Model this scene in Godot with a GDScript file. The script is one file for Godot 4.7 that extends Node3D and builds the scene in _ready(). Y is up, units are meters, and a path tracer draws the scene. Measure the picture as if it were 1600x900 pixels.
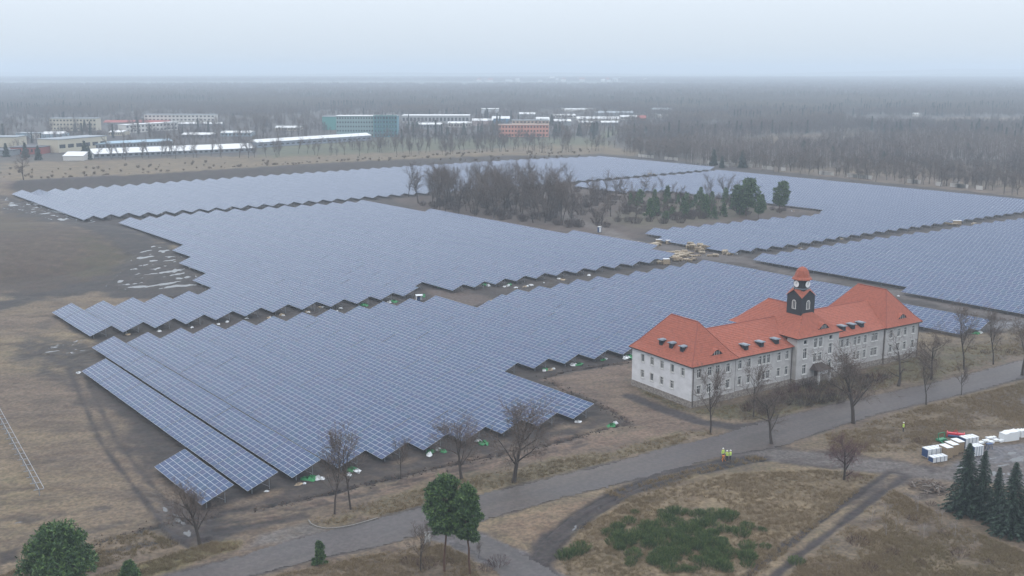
extends Node3D
# Camera constants: lens length and picture size in pixels of the photograph, horizon row, height above ground.
const FPX := 1650.0
const EYE := 66.0
const HORIZON := 107.0
# The solar rows run along direction A (metres, towards the lower right); rows follow each other along B.
const AX := 0.6184
const AF := -0.7859
const BX := 0.7859
const BF := 0.6184
const ROW_TURN := -0.904
const MOD_A := 1.665
const MOD_V := 0.945
const TILT := 0.349
var pitch := 0.0
var rng := RandomNumberGenerator.new()
var noise_big := FastNoiseLite.new()
var noise_mid := FastNoiseLite.new()
var noise_fine := FastNoiseLite.new()
var M := {}
var taken := {}
var name_count := {}

func ray(px: float, py: float) -> Vector3:   # x right, y up, z forward
	var a := (px - 800.0) / FPX
	var b := (450.0 - py) / FPX
	return Vector3(a, b * cos(pitch) - sin(pitch), cos(pitch) + b * sin(pitch))

func gp(px: float, py: float, h := 0.0) -> Vector3:   # a pixel's point on the ground (or at height h)
	var r := ray(px, py)
	var t := (EYE - h) / -r.y
	return Vector3(r.x * t, h, -r.z * t)

func top_h(base: Vector3, py: float) -> float:   # height of a vertical thing at base whose top shows at row py
	var r := ray(800.0, py)
	return EYE + r.y / r.z * -base.z

func px_m(base: Vector3) -> float:   # metres per photo pixel at a place
	return base.distance_to(Vector3(0, EYE, 0)) / FPX

func ab(a: float, b: float, h := 0.0) -> Vector3:
	return Vector3(AX * a + BX * b, h, -(AF * a + BF * b))

# ---------------------------------------------------------------- naming
func numbered(called: String) -> String:
	if not name_count.has(called):
		name_count[called] = 0
		return called
	name_count[called] += 1
	return "%s_%03d" % [called, name_count[called]]

func tag(o: Node, label: String, category: String, group := "", kind := "") -> Node:
	if label: o.set_meta("label", label)
	if category: o.set_meta("category", category)
	if group: o.set_meta("group", group)
	if kind: o.set_meta("kind", kind)
	return o

func thing(called: String, label: String, category: String, at := Vector3.ZERO, turn := 0.0, group := "") -> Node3D:
	var o := Node3D.new()
	o.name = numbered(called)
	add_child(o)
	o.position = at
	o.rotation.y = turn
	tag(o, label, category, group)
	return o

func put(called: String, mesh: Mesh, parent: Node, at := Vector3.ZERO, m = null) -> MeshInstance3D:
	var o := MeshInstance3D.new()
	o.name = called if parent != self else numbered(called)
	o.mesh = mesh
	o.position = at
	if m != null: o.material_override = m
	parent.add_child(o, true)
	return o

func structure(called: String, mesh: Mesh) -> MeshInstance3D:
	var o := put(called, mesh, self)
	o.set_meta("kind", "structure")
	return o

func copy_of(o: Node3D, called: String, label: String, at: Vector3, turn: float, sc := 1.0, group := "") -> Node3D:
	var c: Node3D = o.duplicate()
	c.name = numbered(called)
	add_child(c)
	c.position = at
	c.rotation.y = turn
	c.scale = Vector3.ONE * sc
	c.set_meta("label", label)
	if group: c.set_meta("group", group)
	return c

# ---------------------------------------------------------------- materials
func c255(r: float, g: float, b: float, k := 1.0) -> Color:   # a base colour from sRGB values as read under the brighter part of the sky
	var c := Color(r / 255.0, g / 255.0, b / 255.0).srgb_to_linear()
	return Color(c.r * k * 0.5, c.g * k * 0.5, c.b * k * 0.5)

func grain(freq: float, size: int, lo: float, hi: float, seed_: int, oct := 5) -> ImageTexture:
	var n := FastNoiseLite.new()
	n.seed = seed_
	n.noise_type = FastNoiseLite.TYPE_SIMPLEX
	n.frequency = freq
	n.fractal_octaves = oct
	n.fractal_gain = 0.62
	var im := n.get_seamless_image(size, size)
	im.convert(Image.FORMAT_L8)
	var d := im.get_data()
	for i in d.size():
		d[i] = int(clampf(lo + (hi - lo) * (float(d[i]) / 255.0), 0.0, 1.0) * 255.0)
	im = Image.create_from_data(size, size, false, Image.FORMAT_L8, d)
	im.convert(Image.FORMAT_RGB8)
	im.generate_mipmaps()
	return ImageTexture.create_from_image(im)

func mat(lin: Color, rough := 0.9, tex = null, scale_ := 1.0, metal := 0.0) -> StandardMaterial3D:
	var m := StandardMaterial3D.new()
	m.albedo_color = lin.linear_to_srgb()
	m.roughness = rough
	m.metallic = metal
	m.cull_mode = BaseMaterial3D.CULL_DISABLED
	if tex != null:
		m.albedo_texture = tex
		m.uv1_triplanar = true
		m.uv1_world_triplanar = true
		m.uv1_scale = Vector3.ONE * scale_
	return m

func vmat(rough := 0.95, tex = null, scale_ := 1.0) -> StandardMaterial3D:
	var m := mat(Color(1, 1, 1), rough, tex, scale_)
	m.vertex_color_use_as_albedo = true
	return m

# ---------------------------------------------------------------- mesh building
class MB:
	var v := PackedVector3Array()
	var n := PackedVector3Array()
	var c := PackedColorArray()
	var idx := PackedInt32Array()
	var col := Color(1, 1, 1)
	func tri(a: Vector3, b: Vector3, d: Vector3) -> void:
		var q := (d - a).cross(b - a)
		if q.length_squared() < 1e-14: return
		q = q.normalized()
		var k := v.size()
		v.append(a); v.append(b); v.append(d)
		n.append(q); n.append(q); n.append(q)
		c.append(col); c.append(col); c.append(col)
		idx.append(k); idx.append(k + 1); idx.append(k + 2)
	func quad(a: Vector3, b: Vector3, d: Vector3, e: Vector3) -> void:   # clockwise seen from the front
		var q := (d - a).cross(b - a)
		if q.length_squared() < 1e-14: q = (e - a).cross(d - a)
		if q.length_squared() < 1e-14: return
		q = q.normalized()
		var k := v.size()
		v.append(a); v.append(b); v.append(d); v.append(e)
		for i in 4:
			n.append(q); c.append(col)
		idx.append(k); idx.append(k + 1); idx.append(k + 2)
		idx.append(k); idx.append(k + 2); idx.append(k + 3)
	func box(lo: Vector3, hi: Vector3, t := Transform3D.IDENTITY) -> void:
		var p: Array[Vector3] = []
		for i in 8:
			p.append(t * Vector3(hi.x if i & 1 else lo.x, hi.y if i & 2 else lo.y, hi.z if i & 4 else lo.z))
		quad(p[4], p[6], p[7], p[5])
		quad(p[1], p[3], p[2], p[0])
		quad(p[0], p[2], p[6], p[4])
		quad(p[5], p[7], p[3], p[1])
		quad(p[2], p[3], p[7], p[6])
		quad(p[4], p[5], p[1], p[0])
	func bar(a: Vector3, b: Vector3, w: float, h: float) -> void:
		var d := b - a
		var L := d.length()
		if L < 1e-5: return
		d /= L
		var up := Vector3.UP if absf(d.y) < 0.9 else Vector3.RIGHT
		var s := d.cross(up).normalized()
		var u := s.cross(d)
		box(Vector3(-w / 2, -h / 2, 0), Vector3(w / 2, h / 2, L), Transform3D(Basis(s, u, d), a) if s.cross(u).dot(d) > 0 else Transform3D(Basis(-s, u, d), a))
	func tube(a: Vector3, b: Vector3, ra: float, rb: float, sides := 5) -> void:
		var d := (b - a)
		if d.length_squared() < 1e-8: return
		d = d.normalized()
		var s := d.cross(Vector3.UP if absf(d.y) < 0.95 else Vector3.RIGHT).normalized()
		var u := s.cross(d)
		var k := v.size()
		for i in sides:
			var w := TAU * i / sides
			var o := s * cos(w) + u * sin(w)
			v.append(a + o * ra); n.append(o); c.append(col)
			v.append(b + o * rb); n.append(o); c.append(col)
		for i in sides:
			var j := (i + 1) % sides
			idx.append(k + 2 * i); idx.append(k + 2 * j + 1); idx.append(k + 2 * i + 1)
			idx.append(k + 2 * i); idx.append(k + 2 * j); idx.append(k + 2 * j + 1)
	func ring_lathe(center: Vector3, prof: Array, sides := 16) -> void:   # prof: [r, y]
		for k in prof.size() - 1:
			for i in sides:
				var w0 := TAU * i / sides
				var w1 := TAU * (i + 1) / sides
				var p0: Array = prof[k]
				var p1: Array = prof[k + 1]
				quad(center + Vector3(cos(w1) * p0[0], p0[1], sin(w1) * p0[0]), center + Vector3(cos(w1) * p1[0], p1[1], sin(w1) * p1[0]), center + Vector3(cos(w0) * p1[0], p1[1], sin(w0) * p1[0]), center + Vector3(cos(w0) * p0[0], p0[1], sin(w0) * p0[0]))
	func add_to(m: ArrayMesh, material: Material = null) -> ArrayMesh:
		if v.is_empty(): return m
		var a := []
		a.resize(Mesh.ARRAY_MAX)
		a[Mesh.ARRAY_VERTEX] = v
		a[Mesh.ARRAY_NORMAL] = n
		a[Mesh.ARRAY_COLOR] = c
		a[Mesh.ARRAY_INDEX] = idx
		m.add_surface_from_arrays(Mesh.PRIMITIVE_TRIANGLES, a)
		if material != null: m.surface_set_material(m.get_surface_count() - 1, material)
		return m
	func mesh(material: Material = null) -> ArrayMesh:
		return add_to(ArrayMesh.new(), material)

# ---------------------------------------------------------------- ground
# The ground is one sheet of three bands of rows; each band keeps its points, colours and heights here while it is painted.
class Band:
	var f0: float
	var f1: float
	var rows: int
	var cols: int
	var ratio: float
	var col := PackedColorArray()
	var hgt := PackedFloat32Array()
	func half(f: float) -> float:
		return f * 0.6 + 18.0
	func at(i: int, j: int) -> Vector2:
		var f := f0 * pow(ratio, i)
		return Vector2((2.0 * j / (cols - 1) - 1.0) * half(f), f)
	func setup(a: float, b: float, r: int, c: int) -> void:
		f0 = a; f1 = b; rows = r; cols = c
		ratio = pow(b / a, 1.0 / (r - 1))
		col.resize(r * c)
		hgt.resize(r * c)
	func rows_between(a: float, b: float) -> Vector2i:
		return Vector2i(clampi(int(floor(log(maxf(a, f0) / f0) / log(ratio))), 0, rows - 1), clampi(int(ceil(log(maxf(b, f0) / f0) / log(ratio))), 0, rows - 1))
	func cols_between(f: float, a: float, b: float) -> Vector2i:
		var h := half(f)
		return Vector2i(clampi(int(floor((a / h + 1.0) * 0.5 * (cols - 1))), 0, cols - 1), clampi(int(ceil((b / h + 1.0) * 0.5 * (cols - 1))), 0, cols - 1))

var bands: Array[Band] = []

func berm(x: float, f: float) -> float:   # the grassy bank beyond the far edge of the solar field
	var a := AX * x + AF * f
	var b := BX * x + BF * f
	var d := -a - 640.0
	var h := 4.0 * exp(-d * d / 500.0) * smoothstep(560.0, 480.0, b) * smoothstep(20.0, 90.0, b)
	return h

func mound(x: float, f: float) -> float:
	var c := gp(-60, 394)
	var dx := (x - c.x) / 66.0
	var df := (f + c.z) / 78.0
	var d := dx * dx + df * df
	return 4.5 * maxf(0.0, 1.0 - d) * smoothstep(316.0, 345.0, f)

func ground_h(x: float, f: float) -> float:
	return berm(x, f) + mound(x, f)

func flat_pts(px: Array) -> PackedVector2Array:
	var out := PackedVector2Array()
	for p in px:
		var g := gp(p[0], p[1])
		out.append(Vector2(g.x, -g.z))
	return out

func seg_dist2(p: Vector2, a: Vector2, b: Vector2) -> float:
	var d := b - a
	var t := clampf((p - a).dot(d) / maxf(d.length_squared(), 1e-6), 0.0, 1.0)
	return (a + d * t - p).length_squared()

func paint_area(px: Array, color: Color, soft := 1.0, rag := 2.0, strength := 1.0, lift := 0.0, speck := 0.0) -> void:
	var poly := flat_pts(px)
	var lo := poly[0]
	var hi := poly[0]
	for q in poly:
		lo = lo.min(q)
		hi = hi.max(q)
	var pad := soft + rag
	var n := poly.size()
	for bd in bands:
		var rr: Vector2i = bd.rows_between(lo.y - pad, hi.y + pad)
		for i in range(rr.x, rr.y + 1):
			var f: float = bd.f0 * pow(bd.ratio, i)
			if f < lo.y - pad or f > hi.y + pad: continue
			var cc: Vector2i = bd.cols_between(f, lo.x - pad, hi.x + pad)
			for j in range(cc.x, cc.y + 1):
				var p: Vector2 = bd.at(i, j)
				var d2 := 1e9
				for k in n:
					d2 = minf(d2, seg_dist2(p, poly[k], poly[(k + 1) % n]))
				var d := sqrt(d2)
				if not Geometry2D.is_point_in_polygon(p, poly): d = -d
				if d < -pad: continue
				d += noise_mid.get_noise_2d(p.x, p.y) * rag * 1.6
				var w := smoothstep(-soft, soft, d) * strength
				if speck > 0.0:
					w *= clampf(0.5 + speck * 2.2 * noise_fine.get_noise_2d(p.x * 0.6, p.y * 0.9) + (1.0 - speck) * 0.5, 0.0, 1.0)
				if w <= 0.003: continue
				var k2: int = i * bd.cols + j
				bd.col[k2] = bd.col[k2].lerp(color, w)
				bd.hgt[k2] = bd.hgt[k2] + lift * w

func paint_line(px: Array, width: float, color: Color, soft := 0.5, rag := 0.5, strength := 1.0, lift := 0.0, dash := 0.0, side := 0.0) -> void:
	var line := flat_pts(px)
	var lo := line[0]
	var hi := line[0]
	for q in line:
		lo = lo.min(q)
		hi = hi.max(q)
	var pad := width + soft + rag + absf(side)
	for bd in bands:
		var rr: Vector2i = bd.rows_between(lo.y - pad, hi.y + pad)
		for i in range(rr.x, rr.y + 1):
			var f: float = bd.f0 * pow(bd.ratio, i)
			if f < lo.y - pad or f > hi.y + pad: continue
			var cc: Vector2i = bd.cols_between(f, lo.x - pad, hi.x + pad)
			for j in range(cc.x, cc.y + 1):
				var p: Vector2 = bd.at(i, j)
				var best := 1e9
				var sgn := 1.0
				for k in line.size() - 1:
					var e := seg_dist2(p, line[k], line[k + 1])
					if e < best:
						best = e
						sgn = signf((line[k + 1] - line[k]).cross(p - line[k]))
				var d := sqrt(best) * sgn
				d = absf(d - side)
				if d > pad: continue
				d += noise_mid.get_noise_2d(p.x * 1.5, p.y * 1.5) * rag
				var w := smoothstep(width / 2 + soft, width / 2 - soft, d) * strength
				if dash > 0.0:
					w *= smoothstep(-0.25, 0.15, noise_fine.get_noise_2d(p.x * dash, p.y * dash) + 0.1)
				if w <= 0.003: continue
				var k2: int = i * bd.cols + j
				bd.col[k2] = bd.col[k2].lerp(color, w)
				bd.hgt[k2] = bd.hgt[k2] + lift * w

const ROAD_TOP := [[150, 938], [232, 908], [312, 884], [378, 868], [430, 850], [490, 834], [520, 827], [550, 820], [585, 810], [670, 789], [750, 771], [800, 761], [875, 742], [950, 725], [1050, 697], [1125, 679], [1200, 656], [1325, 626], [1450, 600], [1600, 562], [1700, 540]]
const ROAD_LOW := [[1700, 566], [1600, 590], [1532, 610], [1450, 629], [1375, 647], [1282, 676], [1215, 700], [1132, 712], [1100, 722], [1025, 742], [950, 762], [875, 780], [800, 802], [745, 818], [662, 834], [612, 850], [507, 872], [400, 899], [300, 935]]

func paint_ground() -> void:
	var soil := c255(140, 120, 102)
	var dry := c255(158, 138, 108)
	var brown := c255(112, 96, 84)
	var green := c255(112, 112, 74)
	var mud := c255(80, 70, 68)
	var dark := c255(62, 54, 55)
	var wood := c255(84, 78, 74)
	# base tone with broad patches
	for bd in bands:
		for i in bd.rows:
			for j in bd.cols:
				var p: Vector2 = bd.at(i, j)
				var k: int = i * bd.cols + j
				var n1 := noise_big.get_noise_2d(p.x, p.y * 1.6)
				var n2 := noise_mid.get_noise_2d(p.x, p.y * 1.8)
				var n3 := noise_fine.get_noise_2d(p.x * 0.7, p.y)
				var c := soil.lerp(dry, clampf(0.35 + n1 * 1.1, 0.0, 1.0))
				c = c.lerp(brown, clampf(0.15 + n2 * 0.9, 0.0, 0.85))
				c = c.lerp(green, clampf(n3 * 0.4 + n1 * 0.4 - 0.15, 0.0, 0.35))
				var far := smoothstep(640.0, 860.0, p.y)
				if far > 0.0: c = c.lerp(wood, far)
				bd.col[k] = c
				bd.hgt[k] = 0.10 * n3 + 0.12 * n2
	# bank and fields beyond
	paint_area([[0, 292], [0, 255], [300, 246], [600, 236], [930, 228], [1010, 236], [1000, 244], [930, 242], [700, 254], [400, 273], [200, 286]], c255(140, 120, 88, 1.2), 6, 10, 0.95, 0, 0.2)
	paint_area([[0, 300], [0, 288], [200, 279], [180, 288], [30, 300]], c255(128, 108, 98), 4, 4, 0.9)
	paint_area([[400, 226], [700, 214], [930, 212], [960, 226], [700, 234], [420, 246]], c255(110, 116, 78), 8, 12, 0.8)
	paint_area([[940, 215], [985, 200], [975, 196], [950, 205]], c255(122, 130, 84), 5, 5, 0.9)
	paint_area([[1110, 222], [1200, 212], [1360, 206], [1360, 212], [1250, 222], [1120, 234]], c255(140, 122, 96), 8, 16, 0.85, 0, 0.3)
	paint_area([[1320, 196], [1420, 187], [1600, 183], [1600, 190], [1420, 194]], c255(146, 126, 100), 8, 14, 0.8)
	# left: mound, mud and tracks
	paint_area([[0, 306], [60, 316], [180, 350], [290, 390], [335, 458], [250, 470], [150, 458], [60, 470], [0, 480], [0, 440], [190, 410], [100, 352], [0, 338]], c255(62, 56, 58), 3, 5, 0.95, -0.12, 0.1)
	paint_area([[-60, 318], [60, 345], [130, 366], [180, 384], [196, 402], [180, 420], [150, 437], [60, 455], [-60, 464]], c255(92, 74, 60), 4, 5, 0.95, 0, 0.15)
	paint_area([[-60, 322], [70, 352], [60, 380], [-60, 372]], c255(106, 92, 62), 6, 10, 0.8, 0, 0.3)
	paint_area([[120, 372], [196, 402], [160, 432], [110, 428], [150, 402]], c255(90, 84, 52), 5, 6, 0.7, 0, 0.3)
	paint_area([[55, 545], [120, 530], [150, 545], [125, 585], [80, 580]], dark, 2, 4, 0.75, -0.08, 0.3)
	# under and between the panels
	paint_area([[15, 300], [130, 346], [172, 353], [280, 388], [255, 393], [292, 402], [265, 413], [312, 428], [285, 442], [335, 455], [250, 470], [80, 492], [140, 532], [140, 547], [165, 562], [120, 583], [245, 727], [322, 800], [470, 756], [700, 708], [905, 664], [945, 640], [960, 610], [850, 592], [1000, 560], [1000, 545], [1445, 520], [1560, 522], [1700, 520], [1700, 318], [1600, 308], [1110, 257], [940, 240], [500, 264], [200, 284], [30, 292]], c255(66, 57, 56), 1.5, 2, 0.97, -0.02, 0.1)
	paint_area([[600, 306], [660, 332], [800, 354], [985, 380], [1012, 360], [1100, 353], [1290, 333], [1285, 323], [1120, 302], [985, 299], [850, 286]], c255(112, 94, 84), 4, 6, 0.95, 0, 0.2)
	paint_area([[940, 345], [1000, 316], [1130, 312], [1220, 330], [1120, 345], [1000, 356]], c255(116, 108, 80), 6, 8, 0.8, 0, 0.3)
	paint_area([[655, 452], [735, 452], [772, 470], [735, 482], [680, 462]], c255(118, 101, 93), 1.5, 2, 0.9)
	paint_area([[1000, 378], [1060, 383], [1160, 398], [1200, 420], [1420, 458], [1600, 498], [1600, 506], [1390, 462], [1180, 416], [1100, 404], [1040, 410], [990, 400]], c255(122, 112, 108), 2, 3, 0.85)
	paint_area([[1545, 502], [1600, 500], [1600, 515], [1555, 514]], c255(150, 150, 156), 1.5, 3, 0.8)
	paint_line([[795, 300], [850, 322], [905, 347], [940, 358], [985, 378]], 7.0, c255(136, 126, 120), 1.5, 2, 0.85)
	# in front of the panels: wet dark soil, cable trench, pinkish sand
	paint_area([[322, 800], [470, 754], [700, 706], [905, 660], [945, 635], [1000, 665], [940, 672], [700, 728], [500, 777], [400, 800], [330, 815]], c255(70, 60, 58), 1.2, 2.5, 0.92, -0.03, 0.2)
	paint_area([[400, 806], [500, 782], [640, 750], [780, 714], [940, 676], [1050, 664], [1095, 676], [960, 702], [860, 716], [700, 748], [560, 782], [420, 812]], c255(152, 126, 108), 1.5, 4, 0.9, 0.05, 0.3)
	paint_area([[855, 594], [990, 568], [1000, 612], [1060, 642], [1140, 668], [1100, 684], [1000, 668], [940, 632]], c255(142, 119, 103), 1.5, 3, 0.9, 0.0, 0.25)
	for s in [-2.2, -0.8, 0.8, 2.2]:
		paint_line([[330, 812], [420, 800], [560, 766], [760, 722], [900, 690]], 0.9, dark, 0.4, 0.8, 0.7, -0.1, 0.5, s)
	paint_line([[400, 796], [500, 774], [612, 747], [700, 726], [760, 714], [857, 694], [944, 670], [985, 662], [960, 643], [935, 634], [905, 621], [880, 608], [850, 591], [887, 580], [940, 572], [990, 566]], 0.7, c255(38, 32, 34), 0.25, 0.5, 0.95, -0.5, 1.1)
	paint_line([[400, 798], [500, 776], [612, 749], [700, 728], [760, 716], [857, 696], [944, 672]], 1.0, c255(140, 118, 104), 0.4, 0.6, 0.7, 0.22, 0.9, -1.5)
	paint_line([[985, 618], [1020, 634], [1060, 648], [1100, 660], [1150, 668], [1200, 660]], 3.6, c255(78, 70, 72), 0.6, 0.8, 0.95, -0.08)
	# grass by the barracks and along the road
	paint_area([[992, 604], [1030, 622], [1082, 642], [1140, 632], [1250, 604], [1440, 556], [1460, 578], [1325, 622], [1190, 656], [1130, 656], [1050, 636]], c255(118, 112, 78), 1.0, 2.0, 0.9, 0, 0.2)
	paint_area([[1440, 548], [1600, 512], [1700, 500], [1700, 532], [1600, 556], [1450, 592], [1420, 588]], c255(124, 108, 86), 1.5, 3, 0.9, 0.05, 0.3)
	paint_area([[1400, 560], [1520, 535], [1600, 545], [1500, 580], [1420, 600]], c255(116, 112, 72), 2, 4, 0.7, 0, 0.4)
	paint_area([[482, 814], [600, 778], [700, 752], [900, 712], [1100, 668], [1120, 678], [940, 724], [800, 757], [670, 786], [560, 815], [505, 822]], c255(136, 122, 92), 1.0, 2.5, 0.9, 0.05, 0.25)
	paint_area([[130, 905], [240, 875], [330, 848], [378, 846], [374, 858], [300, 878], [220, 905]], c255(140, 128, 84), 0.8, 1.2, 0.95, 0.1, 0.15)
	# left field tracks
	for s in [-1.3, 1.3]:
		paint_line([[118, 575], [140, 625], [170, 690], [205, 735], [240, 780], [275, 825], [310, 850]], 0.9, c255(66, 58, 57), 0.45, 0.6, 0.92, -0.15, 0, s)
	paint_area([[220, 760], [290, 780], [330, 815], [335, 846], [270, 850], [232, 810]], c255(82, 74, 76), 1.5, 3, 0.85, -0.1, 0.25)
	paint_line([[0, 818], [40, 814], [110, 802], [190, 790], [240, 782]], 2.0, c255(84, 75, 72), 0.8, 1.5, 0.7, -0.06, 0.35)
	paint_line([[0, 880], [60, 850], [150, 828], [230, 806]], 1.6, c255(92, 82, 76), 0.8, 1.5, 0.6, -0.05, 0.35)
	paint_line([[135, 852], [170, 842], [230, 826], [300, 812], [340, 806]], 0.8, c255(44, 38, 38), 0.3, 0.9, 0.9, -0.25, 0.8)
	paint_line([[110, 874], [240, 848], [330, 832], [430, 812]], 1.6, c255(70, 62, 64), 0.5, 1.0, 0.85, -0.1)
	paint_area([[0, 862], [28, 855], [26, 872], [0, 880]], dark, 0.8, 1.5, 0.8, -0.1)
	paint_line([[100, 480], [60, 520], [20, 560]], 3.0, c255(104, 92, 84), 1.2, 2.5, 0.6, -0.05, 0.3)
	paint_line([[60, 650], [30, 652], [0, 655]], 1.6, c255(92, 76, 68), 0.8, 1.5, 0.7, -0.05, 0.3)
	paint_area([[40, 520], [150, 532], [168, 560], [120, 584], [150, 640], [110, 620], [70, 572], [30, 560]], c255(78, 70, 68), 2, 4, 0.85, -0.08, 0.35)
	paint_area([[122, 586], [250, 726], [322, 802], [300, 800], [225, 745], [165, 680], [118, 610]], c255(98, 84, 76), 1.5, 3, 0.8, -0.03, 0.35)
	paint_area([[195, 700], [262, 706], [275, 722], [240, 730], [200, 716]], c255(70, 60, 58), 1.0, 2, 0.8, -0.05, 0.4)
	for q in [[[0, 690], [80, 676], [160, 672]], [[0, 730], [60, 722], [150, 712]], [[20, 600], [90, 590]], [[0, 770], [90, 756], [180, 742]], [[10, 500], [90, 492]], [[0, 540], [70, 528]]]:
		paint_line(q, 1.4, c255(92, 78, 70), 0.8, 2.2, 0.65, -0.05, 0.25)
	# right of the road
	paint_area([[1282, 676], [1450, 630], [1600, 592], [1700, 570], [1700, 690], [1600, 690], [1440, 712], [1300, 708], [1216, 700]], c255(138, 120, 94), 1.2, 3, 0.9, 0.05, 0.2)
	paint_area([[1380, 690], [1440, 660], [1600, 610], [1700, 600], [1700, 660], [1560, 660], [1450, 690], [1400, 706]], c255(116, 100, 86), 2, 5, 0.8, 0, 0.4)
	paint_area([[1545, 630], [1600, 612], [1660, 612], [1640, 636], [1570, 640]], c255(122, 114, 112), 1.5, 3, 0.7)
	paint_area([[1480, 716], [1540, 700], [1600, 690], [1700, 676], [1700, 760], [1560, 758], [1500, 748], [1440, 738]], c255(138, 138, 146), 1.2, 2.5, 0.9, -0.05, 0.2)
	paint_line([[1150, 706], [1230, 712], [1330, 723], [1420, 734], [1490, 742], [1600, 735]], 6.5, c255(124, 116, 114), 0.7, 1.0, 0.95, -0.03)
	for s in [-3.4, 3.6]:
		paint_line([[1150, 706], [1230, 712], [1330, 723], [1420, 734]], 1.2, c255(80, 70, 68), 0.5, 1.0, 0.7, -0.06, 0.3, s)
	paint_area([[1350, 742], [1430, 742], [1380, 775], [1330, 790]], c255(88, 78, 78), 1.0, 1.5, 0.8, -0.05, 0.2)
	paint_line([[1470, 765], [1440, 778], [1400, 770]], 1.6, c255(84, 74, 72), 0.5, 1.0, 0.7, -0.06)
	paint_area([[755, 822], [850, 795], [940, 775], [900, 802], [850, 845], [812, 858], [790, 842]], c255(156, 130, 106), 1.0, 2.5, 0.85, 0.1, 0.3)
	paint_area([[880, 880], [905, 820], [990, 778], [1130, 740], [1280, 732], [1380, 742], [1320, 790], [1180, 905], [880, 930]], c255(158, 137, 104), 1.0, 2.0, 0.75, 0.06, 0.25)
	paint_line([[1000, 790], [1060, 772], [1120, 756]], 0.8, c255(96, 80, 66), 0.4, 0.6, 0.7, -0.15)
	paint_line([[700, 832], [745, 852], [800, 876], [860, 915]], 6.6, c255(122, 116, 118), 0.5, 0.6, 1.0, -0.02)
	paint_area([[400, 905], [520, 876], [620, 856], [680, 846], [735, 868], [770, 935], [380, 935]], c255(138, 119, 97), 0.8, 2.0, 0.75, 0.08, 0.25)
	# curved muddy track below the road
	paint_line([[1180, 716], [1110, 728], [1040, 746], [970, 772], [910, 806], [870, 840], [845, 880], [840, 930]], 4.4, c255(76, 67, 68), 0.7, 1.2, 0.95, -0.08)
	for s in [-1.5, 0.2, 1.5]:
		paint_line([[1180, 716], [1110, 728], [1040, 746], [970, 772], [910, 806], [870, 840]], 0.6, c255(50, 43, 45), 0.3, 0.4, 0.9, -0.14, 0, s)
	for s in [-1.4, 1.4]:
		paint_line([[1400, 742], [1345, 780], [1290, 822], [1235, 862], [1170, 915]], 1.3, c255(70, 60, 61), 0.35, 0.5, 0.95, -0.14, 0, s)
	paint_area([[375, 862], [410, 834], [478, 815], [505, 826], [520, 829], [430, 852]], c255(136, 128, 124), 0.8, 1.0, 0.9, 0, 0.2)
	paint_line([[330, 835], [400, 822], [470, 806]], 2.2, c255(74, 65, 64), 0.6, 0.8, 0.85, -0.05)
	# the road bed, level
	var road_px := ROAD_TOP + ROAD_LOW
	paint_area(road_px, c255(96, 88, 88), 0.8, 0.8, 1.0)
	# grain of the soil: bare spots, tufts and stones
	for bd in bands:
		if bd.f0 > 800.0: continue
		for i in bd.rows:
			for j in bd.cols:
				var p: Vector2 = bd.at(i, j)
				var k: int = i * bd.cols + j
				var n1 := noise_fine.get_noise_2d(p.x * 1.1, p.y * 2.0)
				var n2 := noise_mid.get_noise_2d(p.x * 1.3 + 90.0, p.y * 2.6)
				var n3 := noise_mid.get_noise_2d(p.x * 0.35 + 40.0, p.y * 1.5)
				var grey := (bd.col[k].r + bd.col[k].g + bd.col[k].b) / 3.0
				bd.col[k] = bd.col[k].lerp(Color(grey, grey, grey), 0.04)
				var q := 0.93 + 0.34 * n1 + 0.3 * n2 + 0.22 * n3
				var c: Color = bd.col[k]
				var spot := smoothstep(0.16, 0.42, n2 + 0.35 * n1)
				c = c.lerp(Color(c.r * 0.5, c.g * 0.46, c.b * 0.45), spot * 0.75)
				bd.col[k] = Color(c.r * q, c.g * q, c.b * q)

func level_road() -> void:   # lower the ground below the road sheet so that it never pokes through
	var poly := flat_pts(ROAD_TOP + ROAD_LOW)
	var side := flat_pts([[690, 826], [722, 820], [790, 850], [880, 900], [900, 940], [800, 940], [760, 880], [700, 845]])
	for bd in bands:
		if bd.f0 > 400.0: continue
		for i in bd.rows:
			for j in bd.cols:
				var k: int = i * bd.cols + j
				var p: Vector2 = bd.at(i, j)
				if p.y < 260.0 and (Geometry2D.is_point_in_polygon(p, poly) or Geometry2D.is_point_in_polygon(p, side)):
					bd.hgt[k] = -0.03

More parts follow.
